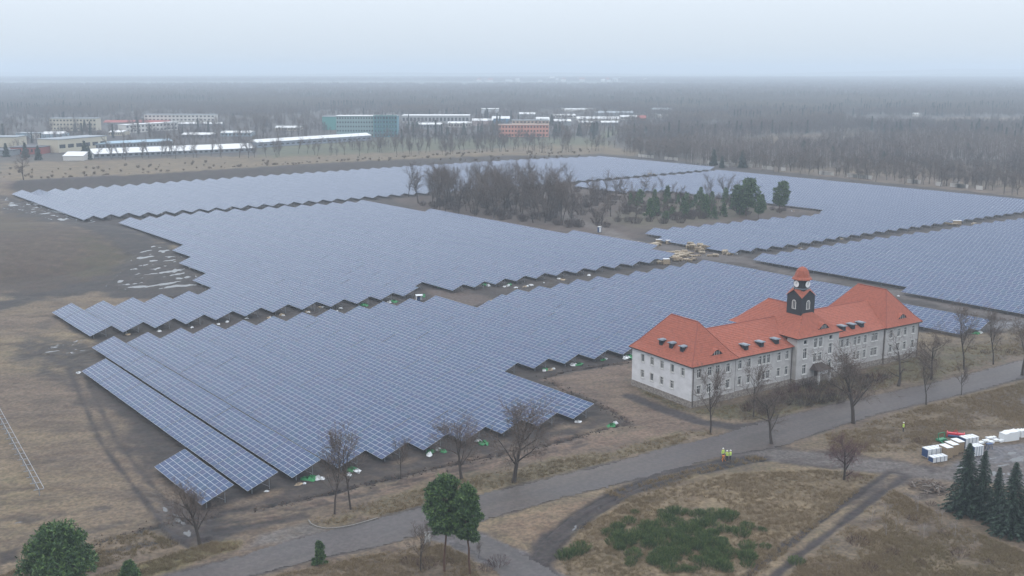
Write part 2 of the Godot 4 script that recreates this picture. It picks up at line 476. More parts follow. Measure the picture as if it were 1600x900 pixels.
func build_ground() -> void:
	var near := Band.new()
	near.setup(108.0, 310.0, 380, 640)
	var mid := Band.new()
	mid.setup(310.0, 900.0, 190, 420)
	var far := Band.new()
	far.setup(900.0, 27000.0, 60, 120)
	bands = [near, mid, far]
	paint_ground()
	wet_ground()
	level_road()
	var mesh := ArrayMesh.new()
	for bd in bands:
		var v := PackedVector3Array()
		var nn := PackedVector3Array()
		var id := PackedInt32Array()
		v.resize(bd.rows * bd.cols)
		nn.resize(bd.rows * bd.cols)
		for i in bd.rows:
			for j in bd.cols:
				var p: Vector2 = bd.at(i, j)
				var k: int = i * bd.cols + j
				var edge := smoothstep(0.0, 4.0, minf(i, bd.rows - 1 - i))
				if bd == far: edge = 0.0
				v[k] = Vector3(p.x, bd.hgt[k] * edge + ground_h(p.x, p.y), -p.y)
		for i in bd.rows:
			for j in bd.cols:
				var a := v[i * bd.cols + maxi(j - 1, 0)]
				var b := v[i * bd.cols + mini(j + 1, bd.cols - 1)]
				var c := v[maxi(i - 1, 0) * bd.cols + j]
				var d := v[mini(i + 1, bd.rows - 1) * bd.cols + j]
				nn[i * bd.cols + j] = (b - a).cross(d - c).normalized()
		for i in bd.rows - 1:
			for j in bd.cols - 1:
				var k: int = i * bd.cols + j
				id.append(k); id.append(k + bd.cols); id.append(k + bd.cols + 1)
				id.append(k); id.append(k + bd.cols + 1); id.append(k + 1)
		var arr := []
		arr.resize(Mesh.ARRAY_MAX)
		arr[Mesh.ARRAY_VERTEX] = v
		arr[Mesh.ARRAY_NORMAL] = nn
		arr[Mesh.ARRAY_COLOR] = bd.col
		arr[Mesh.ARRAY_INDEX] = id
		mesh.add_surface_from_arrays(Mesh.PRIMITIVE_TRIANGLES, arr)
		mesh.surface_set_material(mesh.get_surface_count() - 1, M.ground)
	structure("ground", mesh)

func sheet(called: String, px: Array, y: float, m: Material, cell := 0.0) -> MeshInstance3D:   # a flat sheet with the outline px
	var poly := flat_pts(px)
	var id := Geometry2D.triangulate_polygon(poly)
	var mb := MB.new()
	for k in range(0, id.size(), 3):
		var a := Vector3(poly[id[k]].x, y, -poly[id[k]].y)
		var b := Vector3(poly[id[k + 1]].x, y, -poly[id[k + 1]].y)
		var c := Vector3(poly[id[k + 2]].x, y, -poly[id[k + 2]].y)
		if (c - a).cross(b - a).y < 0: mb.tri(a, c, b)
		else: mb.tri(a, b, c)
	return structure(called, mb.mesh(m))

func ragged(px: Array, step: float, amp: float) -> Array:   # outline px with a worn edge: extra points about step pixels apart
	var out := []
	for k in px.size():
		var a := Vector2(px[k][0], px[k][1])
		var b := Vector2(px[(k + 1) % px.size()][0], px[(k + 1) % px.size()][1])
		var n := maxi(1, int(a.distance_to(b) / step))
		for i in n:
			var p := a.lerp(b, float(i) / n)
			p.y += rng.randf_range(-amp, amp) * 0.5
			p.x += rng.randf_range(-amp, amp)
			out.append([p.x, p.y])
	return out

func road_sheet(called: String, px: Array, y: float, a0: Vector3, a1: Vector3, tone: Color) -> void:   # a worn sheet of asphalt on the ground's own grid, with wheel tracks along a0-a1
	var poly := flat_pts(px)
	var d := Vector2(a1.x - a0.x, a0.z - a1.z).normalized()
	var bd: Band = bands[0]
	var mb := MB.new()
	var lo := poly[0]
	var hi := poly[0]
	for q in poly:
		lo = lo.min(q)
		hi = hi.max(q)
	var rr := bd.rows_between(lo.y, hi.y)
	var inside := {}
	for i in range(rr.x, rr.y + 1):
		for j in bd.cols:
			var p := bd.at(i, j)
			if p.x < lo.x - 1.0 or p.x > hi.x + 1.0: continue
			var w := p + Vector2(noise_fine.get_noise_2d(p.x, p.y), noise_fine.get_noise_2d(p.y, p.x)) * 0.7
			if not Geometry2D.is_point_in_polygon(w, poly): continue
			inside[i * bd.cols + j] = mb.v.size()
			var s := (p - Vector2(a0.x, -a0.z)).dot(d)
			var t := (p - Vector2(a0.x, -a0.z)).cross(d)
			var q := 1.0 + 0.2 * noise_mid.get_noise_2d(s * 0.25, t * 4.0) + 0.12 * noise_fine.get_noise_2d(s * 0.06 + 9.0, t * 1.1) + 0.06 * noise_fine.get_noise_2d(p.x * 2.0, p.y * 2.0)
			q *= lerpf(1.0, 0.82, smoothstep(0.22, 0.5, noise_mid.get_noise_2d(s * 0.5 + 70.0, t * 2.0)))
			var c := tone.lerp(c255(104, 90, 82), clampf(0.3 + noise_big.get_noise_2d(s * 1.5, t * 6.0), 0.0, 0.7))
			mb.v.append(Vector3(p.x, y, -p.y))
			mb.n.append(Vector3.UP)
			mb.c.append(Color(c.r * q, c.g * q, c.b * q))
	for i in range(rr.x, rr.y):
		for j in bd.cols - 1:
			var k := i * bd.cols + j
			if inside.has(k) and inside.has(k + 1) and inside.has(k + bd.cols) and inside.has(k + bd.cols + 1):
				for e in [k, k + bd.cols, k + bd.cols + 1, k, k + bd.cols + 1, k + 1]: mb.idx.append(inside[e])
	structure(called, mb.mesh(M.asphalt))

func build_road() -> void:
	road_sheet("road", ROAD_TOP + ROAD_LOW, 0.03, gp(300, 905), gp(1600, 576), c255(94, 85, 85))
	road_sheet("side_road", [[690, 828], [718, 822], [800, 856], [878, 900], [900, 940], [800, 940], [765, 880], [705, 842]], 0.026, gp(705, 832), gp(850, 915), c255(94, 86, 87))
	# kerb stones round the tip of the grass island
	var mb := MB.new()
	var kerb := [[482, 813], [486, 819], [496, 824], [510, 826.5], [530, 825], [550, 821.5], [570, 816], [590, 810]]
	var pts := flat_pts(kerb)
	for k in pts.size() - 1:
		mb.bar(Vector3(pts[k].x, 0.06, -pts[k].y), Vector3(pts[k + 1].x, 0.06, -pts[k + 1].y), 0.2, 0.16)
	structure("kerb", mb.mesh(M.concrete))

var wet_zones := [   # outline in pixels, two pixels that give the direction of the ruts, water level
	[[[150, 352], [275, 389], [322, 452], [268, 464], [165, 447], [196, 418], [208, 402], [150, 374]], [[180, 424], [260, 412]], -0.045],
	[[[10, 309], [60, 318], [165, 351], [150, 364], [60, 337], [0, 324]], [[20, 315], [120, 340]], -0.035],
	[[[58, 537], [140, 526], [152, 545], [112, 558], [60, 553]], [[60, 548], [140, 536]], -0.05],
	[[[222, 768], [262, 776], [320, 812], [332, 842], [270, 847], [236, 806]], [[225, 768], [300, 838]], -0.06],
	[[[826, 886], [848, 846], [890, 812], [940, 787], [926, 812], [882, 848], [852, 884]], [[845, 865], [930, 795]], -0.05],
	[[[960, 778], [1030, 752], [1090, 736], [1092, 742], [1035, 760], [966, 786]], [[960, 780], [1090, 739]], -0.08],
	[[[1488, 714], [1600, 693], [1660, 690], [1660, 745], [1560, 753], [1470, 738]], [[1490, 735], [1600, 712]], -0.05],
	[[[10, 812], [45, 808], [48, 820], [12, 824]], [[12, 818], [46, 813]], -0.02],
	[[[1548, 503], [1620, 500], [1620, 516], [1556, 516]], [[1550, 505], [1620, 508]], -0.05]]

func wet_ground() -> void:   # rutted mud whose furrows reach below the water level
	for q in wet_zones:
		var poly := flat_pts(q[0])
		var d2 := flat_pts(q[1])
		var d := (d2[1] - d2[0]).normalized()
		var lo := poly[0]
		var hi := poly[0]
		for p in poly:
			lo = lo.min(p)
			hi = hi.max(p)
		for bd in bands:
			var rr: Vector2i = bd.rows_between(lo.y, hi.y)
			for i in range(rr.x, rr.y + 1):
				var f: float = bd.f0 * pow(bd.ratio, i)
				if f < lo.y - 1.0 or f > hi.y + 1.0: continue
				var cc: Vector2i = bd.cols_between(f, lo.x, hi.x)
				for j in range(cc.x, cc.y + 1):
					var p: Vector2 = bd.at(i, j)
					if not Geometry2D.is_point_in_polygon(p, poly): continue
					var e := 1e9
					for k in poly.size(): e = minf(e, seg_dist2(p, poly[k], poly[(k + 1) % poly.size()]))
					e = sqrt(e)
					var s := p.dot(d)
					var t := p.cross(d)
					var wide := 1.0 if f > 300.0 else 2.6
					var n := noise_mid.get_noise_2d(s * 1.2 * wide, t * 3.2 * wide) * 0.8 + noise_fine.get_noise_2d(s * 0.12, t * 0.5 * wide) * 0.5
					var k2: int = i * bd.cols + j
					bd.hgt[k2] = 0.22 * n + 0.14 * (1.0 - smoothstep(0.0, 2.5, e))

func build_puddles() -> void:
	for q in wet_zones: sheet("puddle", q[0], q[2], M.water)

# ---------------------------------------------------------------- solar field
var panel_meshes: Array[ArrayMesh] = []
var post_front: ArrayMesh
var post_rear: ArrayMesh
var rafter: ArrayMesh
var brace: ArrayMesh
const LOW_EDGE := 0.95

func module_geometry(fr: MB, gl: MB, t: Transform3D) -> void:   # one solar panel: aluminium frame, glass 2 mm above it
	var hx := MOD_A / 2 - 0.012
	var hz := MOD_V / 2 - 0.010
	fr.box(Vector3(-hx, -0.04, -hz), Vector3(hx, 0.0, hz), t)
	var ix := hx - 0.034
	var iz := hz - 0.034
	gl.quad(t * Vector3(-ix, 0.003, -iz), t * Vector3(ix, 0.003, -iz), t * Vector3(ix, 0.003, iz), t * Vector3(-ix, 0.003, iz))

func slope_t(x: float, s: float) -> Transform3D:   # a place on the tilted table: x along the row, s up the slope
	var b := Basis(Vector3.RIGHT, TILT)
	return Transform3D(b, Vector3(x, LOW_EDGE + s * sin(TILT), -s * cos(TILT)))

func prepare_solar() -> void:
	for g in [M.glass_a, M.glass_b, M.glass_c, M.glass_d]:
		var fr := MB.new()
		var gl := MB.new()
		module_geometry(fr, gl, Transform3D.IDENTITY)
		panel_meshes.append(gl.add_to(fr.mesh(M.alu), g))
	var p := MB.new()
	p.box(Vector3(-0.05, -0.3, -0.05), Vector3(0.05, LOW_EDGE + 1.2 * sin(TILT) - 0.12, 0.05))
	post_front = p.mesh(M.steel)
	p = MB.new()
	p.box(Vector3(-0.05, -0.3, -0.05), Vector3(0.05, LOW_EDGE + 4.4 * sin(TILT) - 0.12, 0.05))
	post_rear = p.mesh(M.steel)
	p = MB.new()
	p.box(Vector3(-0.04, -0.13, -2.75), Vector3(0.04, -0.05, 2.75), slope_t(0, 3 * MOD_V))
	rafter = p.mesh(M.steel)
	p = MB.new()
	p.bar(Vector3(0, 0.4, -4.4 * cos(TILT)), Vector3(0, LOW_EDGE + 2.4 * sin(TILT) - 0.12, -2.4 * cos(TILT)), 0.06, 0.06)
	brace = p.mesh(M.steel)

func row_sizes(n: int) -> Array:   # panels along a row shared out over tables of six to eight
	var t := maxi(1, int(round(n / 7.0)))
	var out := []
	for k in t:
		out.append(int(floor(float(n) * (k + 1) / t)) - int(floor(float(n) * k / t)))
	return out

var row_list := []   # [a0, a1, b of the low edge]

func lerp_at(pts: Array, b: float) -> float:
	if b <= pts[0][0]: return pts[0][1]
	for k in pts.size() - 1:
		if b <= pts[k + 1][0]:
			return lerpf(pts[k][1], pts[k + 1][1], (b - pts[k][0]) / (pts[k + 1][0] - pts[k][0]))
	return pts[pts.size() - 1][1]

func lay_rows() -> void:
	# front block
	row_list.append([-167.5, -147.6, 56.0])
	row_list.append([-234.6, -148.3, 63.8])
	var a_start := [[71.0, -254.0], [110.0, -248.9], [150.0, -245.6], [163.0, -244.4], [163.5, -228.0], [171.0, -230.5], [180.0, -237.0], [262.0, -235.2]]
	for k in range(2, 27):
		var b := 56.0 + 7.92 * k
		var e := lerp_at([[71.8, -149.0], [127.5, -143.0], [131.0, -143.0], [131.5, -176.0], [166.0, -170.5], [240.0, -166.0], [243.0, -166.0], [244.0, -131.6], [256.0, -131.0], [258.0, -165.0]], b)
		row_list.append([lerp_at(a_start, b), e, b])
	# middle block
	for j in range(0, 26):
		var b := 74.8 + 7.88 * j
		var s := 0.0
		if j < 6: s = lerp_at([[74.8, -297.5], [82.0, -295.5], [107.0, -294.0], [115.0, -295.0]], b)
		elif j < 10: s = [-317.3, -349.9, -376.7, -460.7][j - 6]
		elif j < 24: s = lerp_at([[145.0, -458.0], [180.0, -461.5], [213.0, -456.0], [262.0, -451.0]], b)
		else: s = -403.0 if j == 24 else -313.5
		var e := lerp_at([[74.7, -264.3], [98.4, -262.2], [122.0, -260.3], [142.0, -256.0], [162.0, -256.5], [165.5, -257.0], [166.0, -264.5], [172.5, -264.5], [173.0, -254.2], [210.0, -253.0], [250.0, -249.7], [264.0, -250.0], [266.0, -266.0]], b)
		row_list.append([s, e, b])
	# far block
	for j in range(0, 51):
		var b := 136.4 + 7.85 * j
		var s := lerp_at([[136.0, -601.0], [160.0, -596.5], [230.0, -597.5], [310.0, -597.5], [405.0, -593.5], [460.0, -591.0], [496.0, -584.0], [533.0, -576.0]], b)
		var e := lerp_at([[136.4, -477.0], [152.0, -478.0], [159.0, -474.5], [223.0, -470.0], [290.0, -468.0], [395.0, -463.0], [528.0, -463.5]], b)
		row_list.append([s, e, b])
	# block behind the grove
	for j in range(0, 29):
		var b := 294.3 + 7.85 * j
		var e := lerp_at([[295.0, -244.6], [319.0, -241.6], [360.0, -241.0], [410.0, -238.0], [475.0, -234.9], [525.0, -232.0]], b)
		if j >= 16:
			row_list.append([lerp_at([[400.0, -447.0], [490.0, -447.2], [514.0, -450.0]], b), e, b])
			continue
		if j >= 13: row_list.append([-447.0, [-405.0, -400.0, -397.0][j - 13], b])
		var s := -284.0 if j == 0 else lerp_at([[302.0, -297.3], [325.0, -292.6], [353.0, -289.4], [383.0, -283.8], [399.0, -282.6], [404.0, -289.0], [412.0, -293.0]], b)
		row_list.append([s, e, b])
	# right block, running out of the picture
	for j in range(0, 24):
		var b := 281.0 + 7.85 * j
		var s := -171.0 if j == 0 else lerp_at([[285.0, -232.5], [303.0, -229.6], [342.0, -229.4], [382.0, -224.7], [425.0, -223.4], [452.0, -220.2]], b)
		var e := lerp_at([[281.0, -118.0], [400.0, -165.0], [470.0, -185.0]], b)
		if e - s > 6.0: row_list.append([s, e, b])

func build_solar() -> void:
	prepare_solar()
	lay_rows()
	var tables := []   # [a0, panels, b, size in the picture]
	for r in row_list:
		var n := maxi(1, int(round((r[1] - r[0]) / (MOD_A + 0.02))))
		var at: float = r[1] - n * MOD_A
		var sizes := row_sizes(n)
		at -= 0.12 * (sizes.size() - 1)
		for s in sizes:
			var mid := ab(at + s * MOD_A / 2, r[2] + 2.6, 1.7)
			var scr := mid - Vector3(0, EYE, 0)
			var inside := absf(scr.x / -scr.z) < 0.56
			tables.append([at, s, r[2], scr.length() if inside else 5000.0 + scr.length()])
			at += s * MOD_A + 0.12
	tables.sort_custom(func(p, q): return p[3] < q[3])
	var names := {
		"lone": "half of the short detached solar table at the corner of the field",
		"front": "blue-grey solar table in the long rows between the cable trench and the first lane",
		"middle": "blue-grey solar table in the field between the first lane and the leafless grove",
		"right": "blue-grey solar table in the rows behind the barracks' far end, beyond the gravel lane",
		"far": "blue-grey solar table in the rows beyond the leafless grove"}
	var many := 300
	for k in mini(many, tables.size()):
		var q: Array = tables[k]
		var block := "front"
		if q[2] < 60.0: block = "lone"
		elif q[2] > 276.0: block = "right" if q[0] > -236.0 else "far"
		elif q[0] < -250.0 and absf(fposmod(q[2] - 74.8 + 0.5, 7.88) - 0.5) < 0.2: block = "middle"
		var group := "solar tables, %s block" % block
		var t := thing("solar_table", names[block], "solar panels", ab(q[0], q[2]), ROW_TURN + rng.randf_range(-0.002, 0.002), group)
		t.rotation.x = rng.randf_range(-0.007, 0.007)
		t.rotation.z = rng.randf_range(-0.004, 0.004)
		var n: int = q[1]
		for i in n:
			for s in 6:
				var o := put("panel", panel_meshes[[0, 0, 1, 0, 2, 0, 1, 3][rng.randi() % 8]], t)
				var tr := slope_t((i + 0.5) * MOD_A, (s + 0.5) * MOD_V)
				tr.basis = tr.basis * Basis(Vector3.RIGHT, rng.randf_range(-0.006, 0.006)) * Basis(Vector3.BACK, rng.randf_range(-0.006, 0.006))
				o.transform = tr
		var m := maxi(2, int(round(n / 2.4)))
		for i in m:
			var x := 0.9 + (n * MOD_A - 1.8) * i / (m - 1)
			put("post", post_front, t, Vector3(x, 0, -1.2 * cos(TILT)))
			put("post", post_rear, t, Vector3(x, 0, -4.4 * cos(TILT)))
			put("rafter", rafter, t, Vector3(x, 0, 0))
			put("brace", brace, t, Vector3(x, 0, 0))
	# the rest of the field, too far to tell the tables apart: one column of six panels for each step along the rows
	var fr := MB.new()
	var gls := [MB.new(), MB.new(), MB.new()]
	for s in 6:
		module_geometry(fr, gls[[0, 1, 0, 2, 0, 1][s]], slope_t(MOD_A / 2, (s + 0.5) * MOD_V))
	var st := MB.new()
	st.box(Vector3(0.78, -0.3, -1.25), Vector3(0.88, LOW_EDGE + 1.2 * sin(TILT) - 0.1, -1.15))
	st.box(Vector3(0.78, -0.3, -4.2), Vector3(0.88, LOW_EDGE + 4.4 * sin(TILT) - 0.1, -4.1))
	var mesh := fr.mesh(M.alu)
	for k in 3: gls[k].add_to(mesh, [M.glass_a, M.glass_b, M.glass_c][k])
	st.add_to(mesh, M.steel)
	var spots: Array[Transform3D] = []
	for k in range(many, tables.size()):
		var q: Array = tables[k]
		var tip := Basis(Vector3.UP, ROW_TURN) * Basis(Vector3.RIGHT, rng.randf_range(-0.008, 0.008))
		for i in int(q[1]):
			spots.append(Transform3D(tip, ab(q[0] + i * MOD_A, q[2])))
	tag(scatter("distant_solar_tables", mesh, spots), "pale blue expanse of distant solar tables merging into one glassy sheet", "solar panels", "", "stuff")

func scatter(called: String, mesh: Mesh, spots: Array[Transform3D], tints: PackedColorArray = PackedColorArray()) -> MultiMeshInstance3D:
	var mm := MultiMesh.new()
	mm.transform_format = MultiMesh.TRANSFORM_3D
	mm.use_colors = not tints.is_empty()
	mm.mesh = mesh
	mm.instance_count = spots.size()
	for k in spots.size():
		mm.set_instance_transform(k, spots[k])
		if not tints.is_empty(): mm.set_instance_color(k, tints[k])
	var o := MultiMeshInstance3D.new()
	o.name = numbered(called)
	o.multimesh = mm
	add_child(o)
	return o

# ---------------------------------------------------------------- plants
func rdir() -> Vector3:
	return Vector3(rng.randfn(), rng.randfn(), rng.randfn()).normalized()

func grow(wood: MB, twigs: MB, p: Vector3, d: Vector3, L: float, r: float, lvl: int, last: int, o: Dictionary) -> void:
	if lvl >= last:   # a twig: two crossed slivers
		var e := p + (d + rdir() * 0.25).normalized() * L
		var s := d.cross(rdir()).normalized() * r
		var u := d.cross(s).normalized() * r
		twigs.tri(p - s, p + s, e)
		twigs.tri(p - u, p + u, e)
		return
	var seg := 4 if lvl == 0 else (3 if lvl < last - 1 else 2)
	var mb := wood if lvl < 2 else twigs
	var sides := 7 if lvl == 0 else (5 if lvl == 1 else 3)
	var q := p
	var dd := d
	var rr := r
	var kids: int = o.kids[lvl]
	var made := 0
	for s in seg:
		dd = (dd + rdir() * o.bend + Vector3.UP * o.up * (0.4 if lvl > 0 else 0.0)).normalized()
		var e := q + dd * L / seg
		var r2 := r * lerpf(1.0, 0.35, float(s + 1) / seg)
		mb.tube(q, e, rr, r2, sides)
		var f0 := float(s + 1) / seg
		var want := int(round(kids * clampf((f0 - o.bare[lvl]) / (1.0 - o.bare[lvl]), 0.0, 1.0)))
		while made < want:
			made += 1
			var side := dd.cross(rdir()).normalized()
			var ang: float = rng.randf_range(o.angle * 0.7, o.angle * 1.3)
			var nd := (dd * cos(ang) + side * sin(ang)).normalized()
			var at := q.lerp(e, rng.randf())
			grow(wood, twigs, at, nd, L * rng.randf_range(0.42, 0.7) * (o.first if lvl == 0 else 1.0), maxf(r2 * 0.62, o.twig), lvl + 1, last, o)
		q = e
		rr = r2

func bare_tree(called: String, label: String, seed_: int, h: float, o: Dictionary, bark: Material, twig: Material) -> Node3D:
	rng.seed = seed_
	var wood := MB.new()
	var tw := MB.new()
	wood.tube(Vector3(0, -0.3, 0), Vector3(0, 0.25, 0), o.r * 1.5, o.r, 7)
	grow(wood, tw, Vector3.ZERO, Vector3(o.lean, 1, 0).normalized(), h * o.trunk, o.r, 0, o.last, o)
	var t := thing(called, label, "tree")
	put("trunk", wood.mesh(bark), t)
	put("crown", tw.mesh(twig), t)
	return t

func opts(d := {}) -> Dictionary:
	var o := {"kids": [9, 6, 5, 4, 3], "bare": [0.3, 0.25, 0.15, 0.1, 0.0], "bend": 0.16, "up": 0.25, "angle": 0.85, "first": 0.75, "twig": 0.016, "r": 0.2, "lean": 0.0, "trunk": 0.72, "last": 4}
	o.merge(d, true)
	return o

func leaf_cloud(mb: MB, c: Vector3, rad: Vector3, n: int, size: float, tones: Array, flat := 0.0) -> void:
	for i in n:
		var d := rdir()
		var p := c + d * rad * pow(rng.randf(), 0.4)
		mb.col = tones[rng.randi() % tones.size()]
		for k in 2:
			var a := rdir()
			if flat > 0.0: a = (a + d * flat).normalized()
			var b := a.cross(rdir()).normalized()
			var s := size * rng.randf_range(0.6, 1.3)
			mb.tri(p - b * s * 0.22, p + b * s * 0.22, p + a * s)

func pine_tree(called: String, label: String, seed_: int, h: float, bare: float, width: float, clumps: int, per: int, size: float, round_ := 1.0, trunk_r := 0.17) -> Node3D:
	rng.seed = seed_
	var wood := MB.new()
	var cr := MB.new()
	var q := Vector3.ZERO
	var pts := [q]
	for k in 6:
		q += Vector3(rng.randfn() * 0.012 * h, h * 0.93 / 6, rng.randfn() * 0.012 * h)
		wood.tube(pts[k] - (Vector3(0, 0.3, 0) if k == 0 else Vector3.ZERO), q, trunk_r * (1.0 - k * 0.13), trunk_r * (1.0 - (k + 1) * 0.13), 7)
		pts.append(q)
	var greens := [c255(74, 106, 54, 1.3), c255(62, 92, 50, 1.25), c255(92, 120, 60, 1.35), c255(48, 76, 46, 1.1)]
	var gold := 2.39996
	for k in clumps:
		var f := (k + 0.5) / clumps
		var y := lerpf(h * bare, h * 0.99, f)
		var prof := sin(PI * clampf(lerpf(0.16, 0.93, f), 0.0, 1.0)) if round_ > 0.5 else lerpf(1.0, 0.12, pow(f, 0.8))
		var rr := width * prof * sqrt(rng.randf_range(0.12, 1.0))
		var w := gold * k + rng.randf_range(-0.4, 0.4)
		var axis: Vector3 = pts[clampi(int(y / (h * 0.93) * 6), 0, 6)]
		var c := Vector3(axis.x + cos(w) * rr, y, axis.z + sin(w) * rr)
		wood.tube(Vector3(axis.x, y - rr * 0.35 - 0.2, axis.z), c, 0.055, 0.02, 4)
		var s := width * rng.randf_range(0.17, 0.4)
		leaf_cloud(cr, c, Vector3(s, s * 0.62, s), per, size, greens, 0.8)
	var t := thing(called, label, "tree")
	put("trunk", wood.mesh(M.pine_bark), t)
	put("crown", cr.mesh(M.needles), t)
	return t

func spruce_tree(called: String, label: String, seed_: int, h: float, width: float, dense: int, size: float) -> Node3D:
	rng.seed = seed_
	var wood := MB.new()
	var cr := MB.new()
	wood.tube(Vector3(0, -0.3, 0), Vector3(0, h * 0.97, 0), h * 0.016, 0.015, 6)
	var greens := [c255(54, 78, 62), c255(44, 64, 54), c255(66, 90, 70), c255(36, 56, 48)]
	var n := int(h * dense)
	for k in n:
		var f := float(k) / n
		var y := lerpf(h * 0.04, h * 0.985, f)
		var L := width * pow(1.0 - f, 0.85) * rng.randf_range(0.7, 1.12) + 0.1
		var w := 2.39996 * k + rng.randf_range(-0.3, 0.3)
		var d := Vector3(cos(w), 0, sin(w))
		var tip := Vector3(0, y - L * 0.28, 0) + d * L
		wood.tube(Vector3(0, y, 0), tip, 0.03, 0.008, 3)
		var m := 5 + int(L * 9.0)
		for i in m:
			var g := (i + 0.7) / m
			var p := Vector3(0, y, 0).lerp(tip, g) + Vector3(0, 0.06 * L * sin(g * PI), 0)
			cr.col = greens[rng.randi() % 4]
			for s in [-1.0, 1.0]:
				var side: Vector3 = d.cross(Vector3.UP) * s
				var a: Vector3 = (d * 0.6 + side * rng.randf_range(0.4, 1.0) + Vector3.UP * rng.randf_range(-0.75, 0.15)).normalized()
				var b := a.cross(rdir()).normalized()
				var sz := size * rng.randf_range(0.7, 1.3) * (0.55 + 0.45 * (1.0 - f))
				cr.tri(p - b * sz * 0.2, p + b * sz * 0.2, p + a * sz)
	var t := thing(called, label, "tree")
	put("trunk", wood.mesh(M.bark), t)
	put("crown", cr.mesh(M.needles), t)
	return t

func bush_mesh(seed_: int, h: float, w: float, stems: int, thick: float, tones: Array, spread := 0.6, tuft := 3) -> ArrayMesh:   # many thin stems from one foot
	rng.seed = seed_
	var mb := MB.new()
	for k in stems:
		mb.col = tones[rng.randi() % tones.size()]
		var a := rng.randf() * TAU
		var rr := sqrt(rng.randf())
		var p := Vector3(cos(a) * rr * w * 0.35, -0.05, sin(a) * rr * w * 0.35)
		var d := Vector3(cos(a) * rr * spread + rng.randfn() * 0.12, 1.0, sin(a) * rr * spread + rng.randfn() * 0.12).normalized()
		var L := h * rng.randf_range(0.6, 1.05) * (1.0 - 0.35 * rr)
		var mid := p + d * L * 0.55
		mb.tube(p, mid, thick, thick * 0.7, 3)
		for i in tuft:
			var e := mid + (d + rdir() * 0.45).normalized() * L * rng.randf_range(0.3, 0.5)
			var s := d.cross(rdir()).normalized() * thick * 0.8
			mb.tri(mid - s, mid + s, e)
			var m2 := mid.lerp(e, 0.5)
			for q in 2:
				var e2 := m2 + (d + rdir() * 0.8).normalized() * L * 0.2
				mb.tri(m2 - s * 0.7, m2 + s * 0.7, e2)
	return mb.mesh(M.twig_v)

func placed_tree(src: Node3D, used: Array, called: String, label: String, at: Vector3, h: float, src_h: float, group := "") -> Node3D:
	at.y = ground_h(at.x, -at.z) - 0.02
	var turn := rng.randf() * TAU
	if not used.has(src):
		used.append(src)
		src.position = at
		src.rotation.y = turn
		src.scale = Vector3.ONE * (h / src_h)
		src.set_meta("label", label)
		if group: src.set_meta("group", group)
		return src
	return copy_of(src, called, label, at, turn, h / src_h, group)

